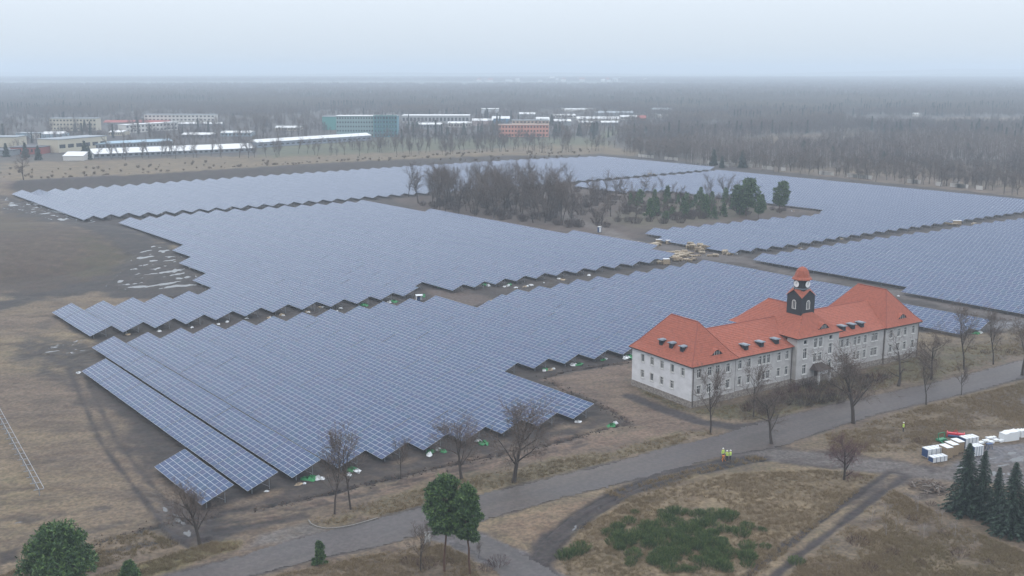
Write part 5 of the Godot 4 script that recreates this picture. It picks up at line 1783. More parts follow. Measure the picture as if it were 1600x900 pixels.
	var more := [[838, 858, 192, 185, "pale hall squeezed between the salmon block and the grey hall", wh], [864, 900, 184, 180, "low white hall row behind the grey hall", wh], [905, 926, 197, 191, "cream shed beside the wide white-roofed hall", cream], [940, 966, 197, 191, "grey shed in front of the wide white-roofed hall", grey], [970, 1000, 187, 182, "white hall left of the orange brick house", wh], [700, 736, 199, 192, "low pale hall left of the pinkish warehouse", wh], [652, 690, 201, 194, "low grey hall beside the blue-green scaffolding", grey], [345, 392, 213, 207, "bluish low hall behind the long white roof", bluel], [284, 330, 216, 210, "grey workshop behind the long white roof", grey], [430, 468, 204, 199, "cream hall left of the green netting", cream], [170, 192, 212, 206, "small cream workshop before the red-roofed shed", cream]]
	for q in more: works_building("works_hall", q[4], q[0], q[1], q[2], q[3], 20, q[5], lroof, {"rise": 1.5, "storeys": 1, "windows": 8})
	rng.seed = 810
	for k in 30:
		var x := rng.randf_range(735, 1010)
		var y := rng.randf_range(124.5, 128.5)
		var a := gp(x, y)
		var t := thing("village_house", "tiny pale house of the village on the horizon", "house", a, rng.randf() * TAU, "houses of the far village")
		var mb := MB.new()
		var s := rng.randf_range(0.8, 1.6)
		mb.box(Vector3(-9 * s, 0, -6 * s), Vector3(9 * s, 8 * s, 6 * s))
		put("wall", mb.mesh(wh), t)
		var rf := MB.new()
		rf.quad(Vector3(-9.5 * s, 7.9 * s, 6.5 * s), Vector3(-9.5 * s, 13 * s, 0), Vector3(9.5 * s, 13 * s, 0), Vector3(9.5 * s, 7.9 * s, 6.5 * s))
		rf.quad(Vector3(9.5 * s, 7.9 * s, -6.5 * s), Vector3(9.5 * s, 13 * s, 0), Vector3(-9.5 * s, 13 * s, 0), Vector3(-9.5 * s, 7.9 * s, -6.5 * s))
		put("roof", rf.mesh([red, lroof, groof][k % 3]), t)
	# white concrete wall along the far edge of the field, in slabs
	var slab := MB.new()
	slab.box(Vector3(-1.9, -0.2, -0.1), Vector3(1.9, 2.2, 0.1))
	var sm := slab.mesh(mat(c255(206, 202, 198, 1.35), 0.9))
	rng.seed = 820
	var fence := thing("slab_wall", "pale concrete slab wall glimpsed between trees at the far field edge", "wall", gp(1000, 244))
	var n := 150
	for k in n:
		var x := 1000.0 + 560.0 * k / n
		if noise_mid.get_noise_2d(x * 0.35, 7.0) < -0.02: continue
		var p := gp(x, 245.5 + (x - 1000) * 0.096)
		var q := gp(x + 3.0, 245.5 + (x + 3.0 - 1000) * 0.096)
		var o := put("slab", sm, fence, p - fence.position)
		o.rotation.y = atan2(-(q.z - p.z), q.x - p.x)

# ---------------------------------------------------------------- people
func person_mesh(seed_: int, arms: int) -> ArrayMesh:   # a standing figure: tapered bones joined smoothly, meshed as surface nets
	var B := []   # [a, b, ra, rb]
	var J := func(a: Vector3, b: Vector3, ra: float, rb: float): B.append([a, b, ra, rb])
	for s in [-1.0, 1.0]:
		J.call(Vector3(s * 0.10, 0.92, 0), Vector3(s * 0.12, 0.5, 0.02), 0.105, 0.075)
		J.call(Vector3(s * 0.12, 0.5, 0.02), Vector3(s * 0.13, 0.09, -0.01), 0.075, 0.055)
		J.call(Vector3(s * 0.13, 0.06, -0.03), Vector3(s * 0.15, 0.045, 0.16), 0.055, 0.045)
		var hand := Vector3(s * 0.30, 0.80, 0.06)
		var elbow := Vector3(s * 0.30, 1.12, -0.03)
		if arms == 1 and s > 0:
			elbow = Vector3(0.30, 1.14, 0.05)
			hand = Vector3(0.16, 1.18, 0.27)
		J.call(Vector3(s * 0.21, 1.42, 0), elbow, 0.068, 0.052)
		J.call(elbow, hand, 0.052, 0.04)
		J.call(hand, hand + (hand - elbow).normalized() * 0.1, 0.042, 0.03)
	J.call(Vector3(0, 0.95, 0), Vector3(0, 1.2, 0.0), 0.165, 0.165)
	J.call(Vector3(0, 1.2, 0), Vector3(0, 1.4, 0), 0.175, 0.16)
	J.call(Vector3(-0.15, 1.42, 0), Vector3(0.15, 1.42, 0), 0.08, 0.08)
	J.call(Vector3(0, 1.45, 0), Vector3(0, 1.58, 0.01), 0.062, 0.058)
	J.call(Vector3(0, 1.64, 0.01), Vector3(0, 1.70, 0.0), 0.098, 0.10)
	J.call(Vector3(0, 1.63, 0.10), Vector3(0, 1.61, 0.115), 0.02, 0.022)
	var cell := 0.03
	var lo := Vector3(-0.48, -0.03, -0.3)
	var nx := 33
	var ny := 62
	var nz := 25
	var val := PackedFloat32Array()
	val.resize(nx * ny * nz)
	val.fill(1.0)
	for q in B:
		var a: Vector3 = q[0]
		var b: Vector3 = q[1]
		var rm: float = maxf(q[2], q[3]) + 0.09
		var l := ((a.min(b) - Vector3.ONE * rm) - lo) / cell
		var h := ((a.max(b) + Vector3.ONE * rm) - lo) / cell
		var d := b - a
		for z in range(maxi(0, int(l.z)), mini(nz, int(h.z) + 2)):
			for y in range(maxi(0, int(l.y)), mini(ny, int(h.y) + 2)):
				for x in range(maxi(0, int(l.x)), mini(nx, int(h.x) + 2)):
					var p := lo + Vector3(x, y, z) * cell
					var t := clampf((p - a).dot(d) / d.length_squared(), 0, 1)
					var e := p.distance_to(a + d * t) - lerpf(q[2], q[3], t)
					var i := (z * ny + y) * nx + x
					var k := 0.03
					var hh := clampf(0.5 + 0.5 * (val[i] - e) / k, 0, 1)
					val[i] = lerpf(val[i], e, hh) - k * hh * (1.0 - hh)
	var vest := c255(196, 232, 70, 1.5)
	var dark := c255(46, 50, 62)
	var skin := c255(196, 150, 126)
	var white := c255(226, 226, 220, 1.4)
	var ids := {}
	var v := PackedVector3Array()
	var c := PackedColorArray()
	var idx := PackedInt32Array()
	for z in nz - 1:
		for y in ny - 1:
			for x in nx - 1:
				var sum := Vector3.ZERO
				var n := 0
				var base := (z * ny + y) * nx + x
				var o := [base, base + 1, base + nx, base + nx + 1, base + nx * ny, base + nx * ny + 1, base + nx * ny + nx, base + nx * ny + nx + 1]
				var neg := 0
				for k in 8: neg += 1 if val[o[k]] < 0 else 0
				if neg == 0 or neg == 8: continue
				for e in [[0, 1], [2, 3], [4, 5], [6, 7], [0, 2], [1, 3], [4, 6], [5, 7], [0, 4], [1, 5], [2, 6], [3, 7]]:
					var a := val[o[e[0]]]
					var b := val[o[e[1]]]
					if (a < 0) == (b < 0): continue
					var t := a / (a - b)
					var p0 := Vector3(e[0] & 1, (e[0] >> 1) & 1, e[0] >> 2)
					var p1 := Vector3(e[1] & 1, (e[1] >> 1) & 1, e[1] >> 2)
					sum += p0.lerp(p1, t)
					n += 1
				var p := lo + (Vector3(x, y, z) + sum / n) * cell
				ids[base] = v.size()
				v.append(p)
				var col := dark
				if p.y > 1.66: col = white
				elif p.y > 1.5: col = skin
				elif p.y > 0.86: col = vest
				if p.y > 0.86 and p.y < 1.5 and fposmod(p.y, 0.22) < 0.05: col = white
				if absf(p.x) > 0.2 and p.y < 0.86 and p.y > 0.6: col = skin
				c.append(col)
	for z in range(1, nz - 1):
		for y in range(1, ny - 1):
			for x in range(1, nx - 1):
				var base := (z * ny + y) * nx + x
				for ax in 3:
					var st: int = [1, nx, nx * ny][ax]
					var a := val[base] < 0
					if a == (val[base + st] < 0): continue
					var u: int = [nx, nx * ny, 1][ax]
					var w: int = [nx * ny, 1, nx][ax]
					var q := [base - u - w, base - w, base, base - u]
					if not (ids.has(q[0]) and ids.has(q[1]) and ids.has(q[2]) and ids.has(q[3])): continue
					var f := [ids[q[0]], ids[q[1]], ids[q[2]], ids[q[3]]]
					if a: f = [f[3], f[2], f[1], f[0]]
					for k in [0, 1, 2, 0, 2, 3]: idx.append(f[k])
	var st := SurfaceTool.new()
	st.begin(Mesh.PRIMITIVE_TRIANGLES)
	for k in idx:
		st.set_color(c[k])
		st.set_smooth_group(0)
		st.add_vertex(v[k])
	st.index()
	st.generate_normals()
	st.set_material(M.cloth)
	return st.commit()

func build_people() -> void:
	var m0 := person_mesh(1, 0)
	var m1 := person_mesh(2, 1)
	var helm := MB.new()
	helm.ring_lathe(Vector3.ZERO, [[0.16, 0.0], [0.125, 0.01], [0.12, 0.07], [0.08, 0.13], [0.0, 0.15]], 12)
	for q in [[1129.5, 716, m0, 0.6, "worker in yellow vest standing apart from the pair at the road edge", ""], [1135.5, 719.5, m1, 2.4, "worker in yellow vest gesturing with one arm at the road edge", ""], [1141.0, 719, m0, -2.2, "worker in yellow vest facing the gesturing colleague", ""], [1411.0, 674.5, m0, 1.4, "lone worker in yellow vest on the dry grass beyond the road", ""]]:
		var t := thing("person", q[4], "person", gp(q[0], q[1]), q[3], q[5])
		t.scale = Vector3.ONE * 1.02
		put("body", q[2], t)
		put("helmet", helm.mesh(M.helmet), t, Vector3(0, 1.71, 0.0))
	# orange survey stand beside them
	var s := thing("survey_stand", "small orange stand on the verge next to the workers", "stand", gp(1130, 720))
	for k in 3:
		var mb := MB.new()
		mb.bar(Vector3(0, 0.8, 0), Vector3(cos(TAU * k / 3) * 0.4, 0, sin(TAU * k / 3) * 0.4), 0.07, 0.07)
		put("leg", mb.mesh(M.orange), s)
	var hd := MB.new()
	hd.box(Vector3(-0.2, 0.78, -0.15), Vector3(0.2, 1.0, 0.15))
	put("head", hd.mesh(M.orange), s)

# ---------------------------------------------------------------- goods, heaps and machines
func crate_mesh(w: float, h: float, d: float) -> Array:   # [body of boards, lid, skids]
	var body := MB.new()
	var n := maxi(2, int(h / 0.28))
	for k in n:
		body.box(Vector3(-w / 2, 0.14 + (h - 0.14) * k / n, -d / 2), Vector3(w / 2, 0.14 + (h - 0.14) * (k + 1) / n - 0.03, d / 2))
	body.box(Vector3(-w / 2 + 0.03, 0.14, -d / 2 + 0.03), Vector3(w / 2 - 0.03, h - 0.03, d / 2 - 0.03))
	var lid := MB.new()
	lid.box(Vector3(-w / 2 - 0.03, h, -d / 2 - 0.03), Vector3(w / 2 + 0.03, h + 0.07, d / 2 + 0.03))
	var sk := MB.new()
	for k in 3:
		sk.box(Vector3(-w / 2 + (w - 0.14) * k / 2.0, 0, -d / 2), Vector3(-w / 2 + (w - 0.14) * k / 2.0 + 0.14, 0.139, d / 2))
	return [body, lid, sk]

func crate(called: String, label: String, at: Vector3, turn: float, w: float, h: float, d: float, m: Material, lidm: Material, endm: Material = null, group := "") -> Node3D:
	var q := crate_mesh(w, h, d)
	var t := thing(called, label, "crate", at, turn, group)
	put("body", q[0].mesh(m), t)
	put("lid", q[1].mesh(lidm), t)
	put("skids", q[2].mesh(M.timber), t)
	if endm != null:
		var e := MB.new()
		e.box(Vector3(-w / 2 - 0.05, 0.2, -d / 2 + 0.04), Vector3(-w / 2 - 0.01, h - 0.06, d / 2 - 0.04))
		put("end_sheet", e.mesh(endm), t)
		var st := MB.new()
		for k in 3: st.box(Vector3(-w / 2 + w * (k + 0.8) / 3.6, 0.16, -d / 2 - 0.012), Vector3(-w / 2 + w * (k + 0.8) / 3.6 + 0.05, h + 0.085, d / 2 + 0.045))
		put("straps", st.mesh(endm), t)
	return t

func wrapped_bundle(called: String, label: String, at: Vector3, turn: float, w: float, h: float, d: float, group := "") -> Node3D:
	var mb := MB.new()
	var n := 6
	for i in n:   # a wrapped load: creased film over boxes
		var x0 := -w / 2 + w * i / n
		var x1 := -w / 2 + w * (i + 1) / n
		var h0 := h * (0.86 + 0.2 * noise_mid.get_noise_2d(at.x * 9.0 + i * 13.0, at.z))
		var h1 := h * (0.86 + 0.2 * noise_mid.get_noise_2d(at.x * 9.0 + (i + 1) * 13.0, at.z))
		for s in [-1.0, 1.0]:
			var z: float = d / 2 * s
			var a := Vector3(x0, 0.14, z)
			var b := Vector3(x0, h0, z * 0.9)
			var c := Vector3(x1, h1, z * 0.9)
			var e := Vector3(x1, 0.14, z)
			if s > 0: mb.quad(a, b, c, e)
			else: mb.quad(e, c, b, a)
		mb.quad(Vector3(x0, h0, d * 0.45), Vector3(x0, h0, -d * 0.45), Vector3(x1, h1, -d * 0.45), Vector3(x1, h1, d * 0.45))
		if i == 0: mb.quad(Vector3(x0, 0.14, -d / 2), Vector3(x0, h0, -d * 0.45), Vector3(x0, h0, d * 0.45), Vector3(x0, 0.14, d / 2))
		if i == n - 1: mb.quad(Vector3(x1, 0.14, d / 2), Vector3(x1, h1, d * 0.45), Vector3(x1, h1, -d * 0.45), Vector3(x1, 0.14, -d / 2))
	var t := thing(called, label, "bundle", at, turn, group)
	put("film", mb.mesh(M.film), t)
	var p := MB.new()
	for k in 3: p.box(Vector3(-w / 2, 0, -d / 2 + (d - 0.12) * k / 2.0), Vector3(w / 2, 0.138, -d / 2 + (d - 0.12) * k / 2.0 + 0.12))
	put("pallet", p.mesh(M.timber), t)
	return t

func build_goods() -> void:
	rng.seed = 900
	var tn := 0.35
	crate("panel_crate", "long white-topped crate with blue end at the head of the crate row", gp(1457, 713), tn, 3.4, 1.6, 1.5, M.film, M.film, M.blue)
	crate("panel_crate", "lower white-topped crate with blue end before the first one", gp(1465, 721), tn, 3.0, 1.0, 1.2, M.film, M.film, M.blue)
	var wl := ["timber crate with white lid next to the blue-ended crates", "timber crate with white lid in the middle of the crate row", "timber crate with white lid beside the tall blue-ended box"]
	for k in 3:
		crate("timber_crate", wl[k], gp(1477 + 9 * k, 714 - 4.5 * k), tn, 1.3, 2.0, 2.0, M.timber, M.film)
	crate("panel_crate", "tall white box with blue end behind the spruce tip", gp(1513, 699), tn, 2.9, 2.0, 1.6, M.film, M.film, M.blue)
	crate("panel_crate", "white box before the tall blue-ended one", gp(1524, 711), tn, 1.9, 1.8, 1.5, M.film, M.film, M.blue)
	var small := [[1532, 694], [1540, 691], [1548, 693], [1556, 690], [1552, 686], [1564, 691], [1545, 687]]
	for q in small:
		wrapped_bundle("small_bundle", "small white wrapped bundle lying between the large wrapped stacks and boxes", gp(q[0], q[1]), tn + rng.randf_range(-0.3, 0.3), 1.1, 0.55, 0.8, "small wrapped bundles in the yard")
	wrapped_bundle("wrapped_stack", "large white wrapped stack behind the small bundles", gp(1576, 688), tn, 3.3, 2.0, 1.6)
	wrapped_bundle("wrapped_stack", "white wrapped stack at the end of the yard row", gp(1599, 682), tn, 2.4, 1.6, 1.4)
	var st := thing("blue_trestle", "small blue metal trestle before the wrapped bundles", "trestle", gp(1545, 702), tn)
	for x in [-0.5, 0.5]:
		for z in [-0.3, 0.3]:
			var mb := MB.new()
			mb.bar(Vector3(x, 0, z), Vector3(x * 0.8, 1.0, z * 0.6), 0.08, 0.08)
			put("leg", mb.mesh(M.blue), st)
	var tp := MB.new()
	tp.box(Vector3(-0.6, 1.0, -0.35), Vector3(0.6, 1.1, 0.35))
	put("top", tp.mesh(M.blue), st)
	# green implement with a lifting frame, red roller implement
	var g := thing("green_implement", "green tractor implement with upright lifting frame on the dry grass", "farm machine", gp(1471, 690), 0.5)
	var mb := MB.new()
	mb.box(Vector3(-0.9, 0.25, -0.4), Vector3(0.9, 0.55, 0.4))
	put("body", mb.mesh(M.green), g)
	for x in [-0.8, 0.8]:
		mb = MB.new()
		mb.bar(Vector3(x, 0.5, 0), Vector3(x * 0.95, 1.6, -0.2), 0.12, 0.12)
		put("upright", mb.mesh(M.green), g)
		mb = MB.new()
		mb.bar(Vector3(x, 0.4, 0.3), Vector3(x * 0.9, 0.1, 1.2), 0.16, 0.14)
		put("fork", mb.mesh(M.green), g)
	mb = MB.new()
	mb.bar(Vector3(-0.8, 1.6, -0.2), Vector3(0.8, 1.6, -0.2), 0.12, 0.12)
	put("crossbar", mb.mesh(M.green), g)
	for x in [-0.6, 0.0, 0.6]:
		mb = MB.new()
		mb.ring_lathe(Vector3.ZERO, [[0.0, -0.07], [0.28, -0.07], [0.28, 0.07], [0.0, 0.07]], 12)
		var d := put("disc", mb.mesh(M.green), g, Vector3(x, 0.28, -0.55))
		d.rotation.z = PI / 2
	var r := thing("red_implement", "red roller implement with blue lower edge beside the green one", "farm machine", gp(1493, 683), -0.35)
	mb = MB.new()
	mb.box(Vector3(-1.4, 0.35, -0.35), Vector3(1.4, 0.8, 0.35))
	put("body", mb.mesh(M.red), r)
	mb = MB.new()
	mb.tube(Vector3(-1.35, 0.26, 0.3), Vector3(1.35, 0.26, 0.3), 0.26, 0.26, 12)
	put("roller", mb.mesh(M.blue), r)
	for x in [-1.45, 1.45]:
		mb = MB.new()
		mb.box(Vector3(x - 0.06, 0.1, -0.5), Vector3(x + 0.06, 0.95, 0.6))
		put("side_plate", mb.mesh(M.red), r)
	mb = MB.new()
	mb.bar(Vector3(-0.4, 0.8, -0.2), Vector3(0, 1.3, -0.2), 0.1, 0.1)
	mb.bar(Vector3(0.4, 0.8, -0.2), Vector3(0, 1.3, -0.2), 0.1, 0.1)
	put("hitch", mb.mesh(M.red), r)
	# the heap of old boards
	var heap := thing("board_heap", "heap of grey-brown waste boards beside the dirt fork and spruces", "heap", gp(1452, 762))
	for k in 48:
		mb = MB.new()
		mb.box(Vector3(-rng.randf_range(0.6, 1.6), 0, -0.1), Vector3(rng.randf_range(0.6, 1.6), 0.05, 0.12))
		var o := put("board", mb.mesh([M.dark_timber, M.grey_wood, M.dark_timber][k % 3]), heap)
		var a := rng.randf() * TAU
		var rr := sqrt(rng.randf()) * 2.6
		o.position = Vector3(cos(a) * rr * 1.3, maxf(0.05, 0.9 * (1.0 - rr / 2.8)) * rng.randf_range(0.4, 1.0), sin(a) * rr)
		o.rotation = Vector3(rng.randfn() * 0.2, rng.randf() * TAU, rng.randfn() * 0.2)
	# white sign by the road, portable toilet, blue-white frame
	var sg := thing("info_sign", "white upright sign board on posts at the side road corner", "sign", gp(668, 852), 0.5)
	mb = MB.new()
	mb.box(Vector3(-0.45, 0.5, -0.03), Vector3(0.45, 2.1, 0.03))
	put("board", mb.mesh(M.white_paint), sg)
	for x in [-0.4, 0.4]:
		mb = MB.new()
		mb.box(Vector3(x - 0.04, 0, -0.1), Vector3(x + 0.04, 2.0, -0.035))
		put("post", mb.mesh(M.steel), sg)
	var wc := thing("portable_toilet", "blue and white portable toilet at the grove's gravel path", "toilet", gp(936.5, 363), 0.4)
	mb = MB.new()
	mb.box(Vector3(-0.6, 0.1, -0.6), Vector3(0.6, 2.2, 0.6))
	put("cabin", mb.mesh(M.blue), wc)
	mb = MB.new()
	mb.box(Vector3(-0.65, 2.2, -0.65), Vector3(0.65, 2.4, 0.65))
	put("roof", mb.mesh(M.film), wc)
	mb = MB.new()
	mb.box(Vector3(-0.42, 0.2, 0.6), Vector3(0.42, 2.1, 0.64))
	put("door", mb.mesh(M.film), wc)
	var fb := thing("site_box", "small white and blue open-fronted site box in the panel gap", "site box", gp(655, 470), 0.2)
	mb = MB.new()
	mb.box(Vector3(-0.9, 0, -0.8), Vector3(0.9, 1.6, -0.7))
	mb.box(Vector3(-0.9, 0, -0.7), Vector3(-0.75, 1.6, 0.8))
	put("walls", mb.mesh(M.film), fb)
	mb = MB.new()
	mb.box(Vector3(-1.0, 1.6, -0.9), Vector3(1.0, 1.75, 0.9))
	put("roof", mb.mesh(M.film), fb)
	mb = MB.new()
	mb.box(Vector3(-0.6, 0, -0.5), Vector3(0.2, 1.2, 0.4))
	put("cabinet", mb.mesh(M.blue), fb)
	# unfinished line of mounting posts at the left edge
	var rk := thing("mounting_rack", "unfinished steel mounting rack with bare posts on the dry field", "rack", gp(62, 775))
	var p0 := gp(62, 775)
	var p1 := gp(-25, 612)
	var n := 22
	for k in n:
		var p := p0.lerp(p1, float(k) / (n - 1)) - p0
		mb = MB.new()
		mb.box(p + Vector3(-0.06, -0.2, -0.06), p + Vector3(0.06, 1.1, 0.06))
		put("post", mb.mesh(M.steel), rk)
		mb = MB.new()
		mb.bar(p + Vector3(-0.9, 0.95, 0), p + Vector3(0.9, 1.35, 0.3), 0.1, 0.1)
		put("rafter", mb.mesh(M.steel), rk)
	for s in [0.0, 1.0]:
		mb = MB.new()
		mb.bar(Vector3(s * 0.8, 1.12 + s * 0.2, 0), p1 - p0 + Vector3(s * 0.8, 1.12 + s * 0.2, 0), 0.08, 0.08)
		put("purlin", mb.mesh(M.steel), rk)

func net_heap(at: Vector3, s: float, kind: int) -> void:   # a crumpled green net with white packing beside it
	var label: String = ["crumpled green netting with white packing film on the mud between the panel rows", "white packing film bundle dropped at the end of the panel rows", "pile of cardboard and film scraps on the mud by the panels"][kind]
	var called: String = ["net_heap", "film_heap", "scrap_heap"][kind]
	var t := thing(called, label, "heap", at, rng.randf() * TAU, ["green net heaps along the lanes", "white film heaps along the lanes", "scrap heaps along the lanes"][kind])
	var list := [[Vector3(0.6, 0, 0), 1.5, 0.55, M.green_net], [Vector3(-0.9, 0, 0.1), 0.9, 0.6, M.film]]
	if kind == 1: list = [[Vector3.ZERO, 1.0, 0.55, M.film]]
	elif kind == 2: list = [[Vector3.ZERO, 0.9, 0.35, M.card], [Vector3(0.9, 0, 0.4), 0.5, 0.3, M.film]]
	for q in list:
		var mb := MB.new()
		var rings := []
		for k in 4:
			var ring := []
			for i in 9:
				var w := TAU * i / 9
				var rr: float = q[1] * s * [1.0, 0.85, 0.5, 0.0][k] * rng.randf_range(0.55, 1.35)
				ring.append(q[0] * s + Vector3(cos(w) * rr, q[2] * s * [-0.1, 0.5, 0.9, 1.0][k] * rng.randf_range(0.4, 1.3), sin(w) * rr * 0.7))
			rings.append(ring)
		for k in 3:
			for i in 9:
				var j := (i + 1) % 9
				mb.quad(rings[k][j], rings[k + 1][j], rings[k + 1][i], rings[k][i])
		put(["net", "film"][0 if q[3] == M.green_net else 1] if kind < 2 else "scrap", mb.mesh(q[3]), t)

func build_heaps() -> void:
	rng.seed = 950
	for q in [[490, 748], [553, 736], [672, 708], [688, 704], [752, 692], [958, 664], [851, 578], [901, 570], [944, 562], [986, 560], [690, 448], [699, 446], [760, 446], [660, 463], [568, 476], [613, 472], [795, 446], [660, 462], [1010, 409], [1528, 521], [985, 556], [1013, 408]]:
		net_heap(gp(q[0], q[1]), rng.randf_range(0.65, 1.1), 0)
	for q in [[122, 583], [249, 518], [341, 507], [300, 512], [903, 660], [532, 482], [527, 486], [788, 448], [806, 450], [850, 442], [830, 446], [1150, 397], [1350, 326], [1404, 463], [251, 333], [420, 738], [417, 768], [385, 498], [355, 503], [684, 702], [545, 742], [874, 436], [920, 430]]:
		net_heap(gp(q[0], q[1]), rng.randf_range(0.4, 0.85), 1)
	for q in [[467, 757], [200, 523], [440, 492], [500, 480], [420, 497], [480, 487], [605, 476], [770, 471], [860, 578], [1050, 399], [780, 466], [820, 448], [880, 437], [1250, 388], [1315, 374], [360, 325], [350, 328], [375, 326], [1240, 330], [1090, 300], [1485, 362]]:
		net_heap(gp(q[0], q[1]), rng.randf_range(0.8, 1.3), 2)
	# stacks of timber pallets and opened crates at the crossing of the lanes and in the far field
	var pal := MB.new()
	for k in 5: pal.box(Vector3(-0.85, 0.12, -0.55 + 0.24 * k), Vector3(0.85, 0.15, -0.55 + 0.24 * k + 0.15))
	for k in 3: pal.box(Vector3(-0.85 + 0.78 * k, 0, -0.55), Vector3(-0.71 + 0.78 * k, 0.118, 0.56))
	var pm := pal.mesh(M.timber)
	var pm2 := pal.mesh(M.timber_pale)
	var place := []
	for k in 60: place.append([1058 + rng.randfn() * 17, 401 + rng.randfn() * 4.5, 2 + rng.randi() % 4])
	for k in 12: place.append([1018 + rng.randfn() * 12, 383 + rng.randfn() * 2.0, 3 + rng.randi() % 3])
	for k in 26: place.append([1096 + rng.randfn() * 11, 390 + rng.randfn() * 2.5, 6 + rng.randi() % 6])
	for k in 4: place.append([1138 + rng.randfn() * 4, 398 + rng.randfn(), 4 + rng.randi() % 5])
	for k in 12: place.append([1487 + rng.randfn() * 10, 349 + rng.randfn() * 2.5, 4 + rng.randi() % 6])
	for k in 8: place.append([1003 + rng.randfn() * 10, 273.5 + rng.randfn() * 1.0, 6 + rng.randi() % 6])
	for k in 3: place.append([1030 + k * 6, 412, 5])
	for q in place:
		var t := thing("pallet_stack", "loose stack of pale timber pallets heaped where the field lanes cross", "pallets", gp(q[0], q[1]), rng.randf_range(-0.6, 0.6), "pallet stacks in the field lanes")
		t.scale = Vector3.ONE * 1.2
		for i in int(q[2]):
			var o := put("pallet", pm if rng.randf() < 0.35 else pm2, t, Vector3(rng.randfn() * 0.08, 0.155 * i, rng.randfn() * 0.08))
			o.rotation.y = rng.randfn() * 0.12
	for q in [[1041, 413, 2.2, 1.9], [1106, 385, 3.0, 1.6], [1118, 388, 2.6, 1.8], [1128, 392, 2.4, 2.0], [1030, 379, 2.6, 1.2], [1045, 381, 2.2, 1.4], [1495, 351, 3.4, 1.8]]:
		crate("panel_crate", "pale cardboard panel crate standing among the pallet heaps", gp(q[0], q[1]), rng.randf_range(-0.5, 0.5), q[2], q[3], 1.3, M.card, M.film, null, "cardboard panel crates in the lanes")

func make_materials() -> void:
	var g1 := grain(0.02, 1024, 0.68, 1.12, 11, 7)
	var g2 := grain(0.02, 512, 0.72, 1.05, 12, 5)
	M.ground = vmat(0.95, g1, 0.045)
	var gn := FastNoiseLite.new()
	gn.seed = 5
	gn.frequency = 0.03
	gn.fractal_octaves = 5
	var hm := gn.get_seamless_image(512, 512)
	M.ground.heightmap_enabled = true
	M.ground.heightmap_texture = ImageTexture.create_from_image(hm)
	M.ground.heightmap_scale = 5.0
	M.asphalt = vmat(0.6, g2, 0.08)
	M.concrete = mat(c255(150, 146, 140, 1.20), 0.9, g2, 0.4)
	M.water = mat(Color(0.03, 0.03, 0.032), 0.04)
	M.alu = mat(Color(0.30, 0.33, 0.38), 0.4)
	M.steel = mat(Color(0.25, 0.26, 0.28), 0.55, null, 1.0, 0.4)
	M.glass_a = mat(Color(0.013, 0.036, 0.096), 0.16)
	M.glass_b = mat(Color(0.017, 0.034, 0.095), 0.16)
	M.glass_c = mat(Color(0.012, 0.040, 0.093), 0.16)
	M.bark = mat(c255(92, 82, 76, 1.2), 0.95, g2, 0.8)
	M.twig = mat(c255(114, 100, 92, 1.35), 0.95)
	M.twig_red = mat(c255(112, 84, 86, 1.3), 0.95)
	M.twig_v = vmat(0.95)
	M.pine_bark = mat(c255(126, 92, 74), 0.95, g2, 0.8)
	M.needles = vmat(0.7)
	M.needles.backlight = Color(0.12, 0.16, 0.08)
	M.grass = vmat(0.95)
	M.plaster = mat(c255(200, 198, 198, 1.4), 0.95, grain(0.008, 1024, 0.86, 1.04, 31, 6), 0.05)
	M.plaster_pale = mat(c255(224, 224, 228, 1.55), 0.95, grain(0.008, 1024, 0.88, 1.03, 32, 6), 0.05)
	M.plinth = mat(c255(188, 178, 170, 1.20), 0.95, grain(0.03, 512, 0.5, 1.15, 33, 6), 0.1)
	M.white_paint = mat(c255(214, 214, 212, 1.40), 0.7)
	M.dark_pane = mat(Color(0.025, 0.03, 0.038), 0.12)
	M.board = mat(c255(120, 124, 128, 1.30), 0.9, g2, 0.5)
	M.tiles = mat(c255(186, 103, 80, 1.2), 0.88, grain(0.016, 1024, 0.76, 1.08, 34, 7), 0.07)
	M.ridge = mat(c255(158, 84, 68, 1.15), 0.85)
	M.dark_wood = mat(c255(84, 72, 68), 0.85)
	M.slate = mat(c255(52, 56, 66), 0.7, g2, 0.7)
	M.zinc = mat(c255(140, 152, 164, 1.30), 0.5)
	M.clock = mat(c255(236, 238, 240, 1.50), 0.6)
	M.cloth = vmat(0.9)
	M.helmet = mat(c255(236, 236, 232, 1.40), 0.4)
	M.orange = mat(c255(220, 130, 50, 1.30), 0.6)
	M.timber = mat(c255(182, 160, 132, 1.30), 0.9, g2, 0.7)
	M.timber_pale = mat(c255(216, 200, 176, 1.45), 0.9, g2, 0.7)
	M.dark_timber = mat(c255(112, 92, 78), 0.9, g2, 0.7)
	M.grey_wood = mat(c255(150, 140, 132), 0.9, g2, 0.7)
	M.film = mat(c255(226, 230, 234, 1.40), 0.45)
	M.blue = mat(c255(44, 78, 128, 1.20), 0.5)
	M.green = mat(c255(40, 130, 92, 1.40), 0.5)
	M.red = mat(c255(206, 40, 62, 1.40), 0.45)
	M.green_net = mat(c255(58, 150, 92, 1.40), 0.8, g2, 0.9)
	M.card = mat(c255(200, 180, 154, 1.35), 0.9, g2, 0.7)
	M.glass_d = mat(Color(0.021, 0.034, 0.092), 0.16)

func dull(m: StandardMaterial3D) -> void:   # anti-reflective glass
	m.metallic_specular = 0.33

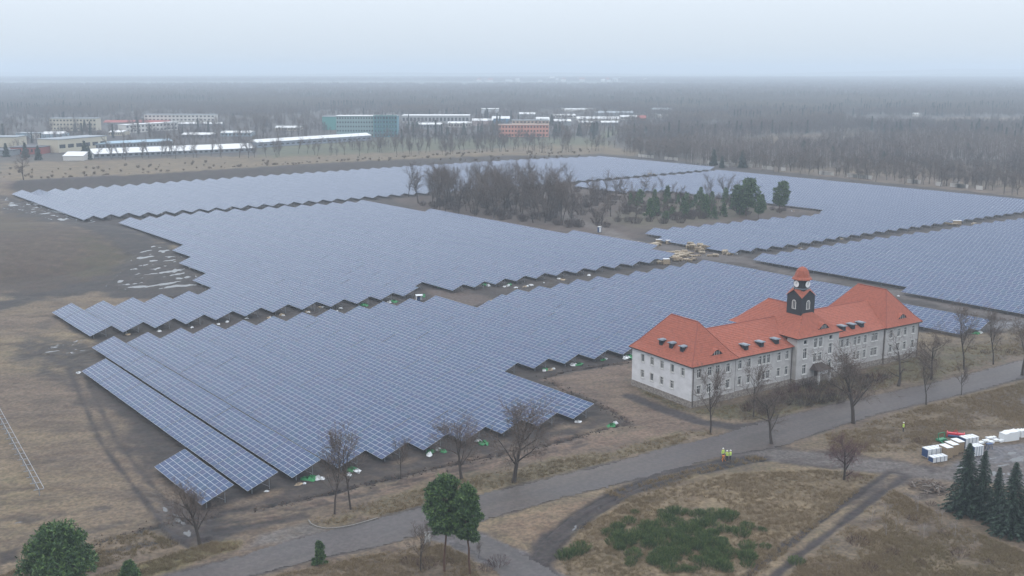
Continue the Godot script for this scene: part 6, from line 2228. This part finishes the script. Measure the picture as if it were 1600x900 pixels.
func _ready() -> void:
	rng.seed = 20170301
	pitch = atan((450.0 - HORIZON) / FPX)
	var cam := Camera3D.new()
	cam.name = "camera"
	cam.fov = rad_to_deg(2.0 * atan(450.0 / FPX))
	cam.near = 1.0
	cam.far = 30000.0
	cam.position = Vector3(0, EYE, 0)
	cam.rotation.x = -pitch
	add_child(cam)
	cam.make_current()
	var env := Environment.new()
	var sky := Sky.new()
	var sm := ProceduralSkyMaterial.new()
	sm.sky_top_color = Color(0.97, 0.995, 1.03)
	sm.sky_horizon_color = Color(0.548, 0.576, 0.602)
	sm.sky_energy_multiplier = 1.5
	sm.sun_angle_max = 1.0
	sm.sky_curve = 0.4
	sm.ground_bottom_color = Color(0.5, 0.52, 0.54)
	sm.ground_horizon_color = Color(0.548, 0.576, 0.602)
	sm.ground_energy_multiplier = 1.5
	sky.sky_material = sm
	env.background_mode = Environment.BG_SKY
	env.sky = sky
	env.tonemap_mode = Environment.TONE_MAPPER_LINEAR
	env.tonemap_exposure = 1.0
	env.fog_enabled = true
	env.fog_density = 0.00027
	env.fog_light_color = Color(0.85, 0.90, 0.95)
	env.sdfgi_enabled = true
	env.ssao_enabled = true
	env.ssil_enabled = true
	var we := WorldEnvironment.new()
	we.name = "world_environment"
	we.environment = env
	add_child(we)
	var sun := DirectionalLight3D.new()
	sun.name = "sun"
	sun.light_energy = 0.3
	sun.light_angular_distance = 25.0
	sun.light_color = Color(1.0, 0.97, 0.93)
	sun.rotation = Vector3(deg_to_rad(-50), deg_to_rad(-30), 0)
	sun.shadow_enabled = true
	add_child(sun)
	noise_big.seed = 1
	noise_big.frequency = 0.011
	noise_big.fractal_octaves = 3
	noise_mid.seed = 2
	noise_mid.frequency = 0.07
	noise_mid.fractal_octaves = 4
	noise_fine.seed = 3
	noise_fine.frequency = 0.45
	noise_fine.fractal_octaves = 3
	var t0 := Time.get_ticks_msec()
	make_materials()
	for g in [M.glass_a, M.glass_b, M.glass_c, M.glass_d]: dull(g)
	print("materials ", Time.get_ticks_msec() - t0)
	build_ground()
	print("ground ", Time.get_ticks_msec() - t0)
	build_road()
	build_puddles()
	print("road ", Time.get_ticks_msec() - t0)
	build_solar()
	print("solar ", Time.get_ticks_msec() - t0)
	build_barracks()
	build_works()
	print("buildings ", Time.get_ticks_msec() - t0)
	build_near_trees()
	build_bushes()
	build_grass()
	build_far_trees()
	build_woods()
	print("plants ", Time.get_ticks_msec() - t0)
	build_goods()
	build_heaps()
	build_people()
	print("done ", Time.get_ticks_msec() - t0)
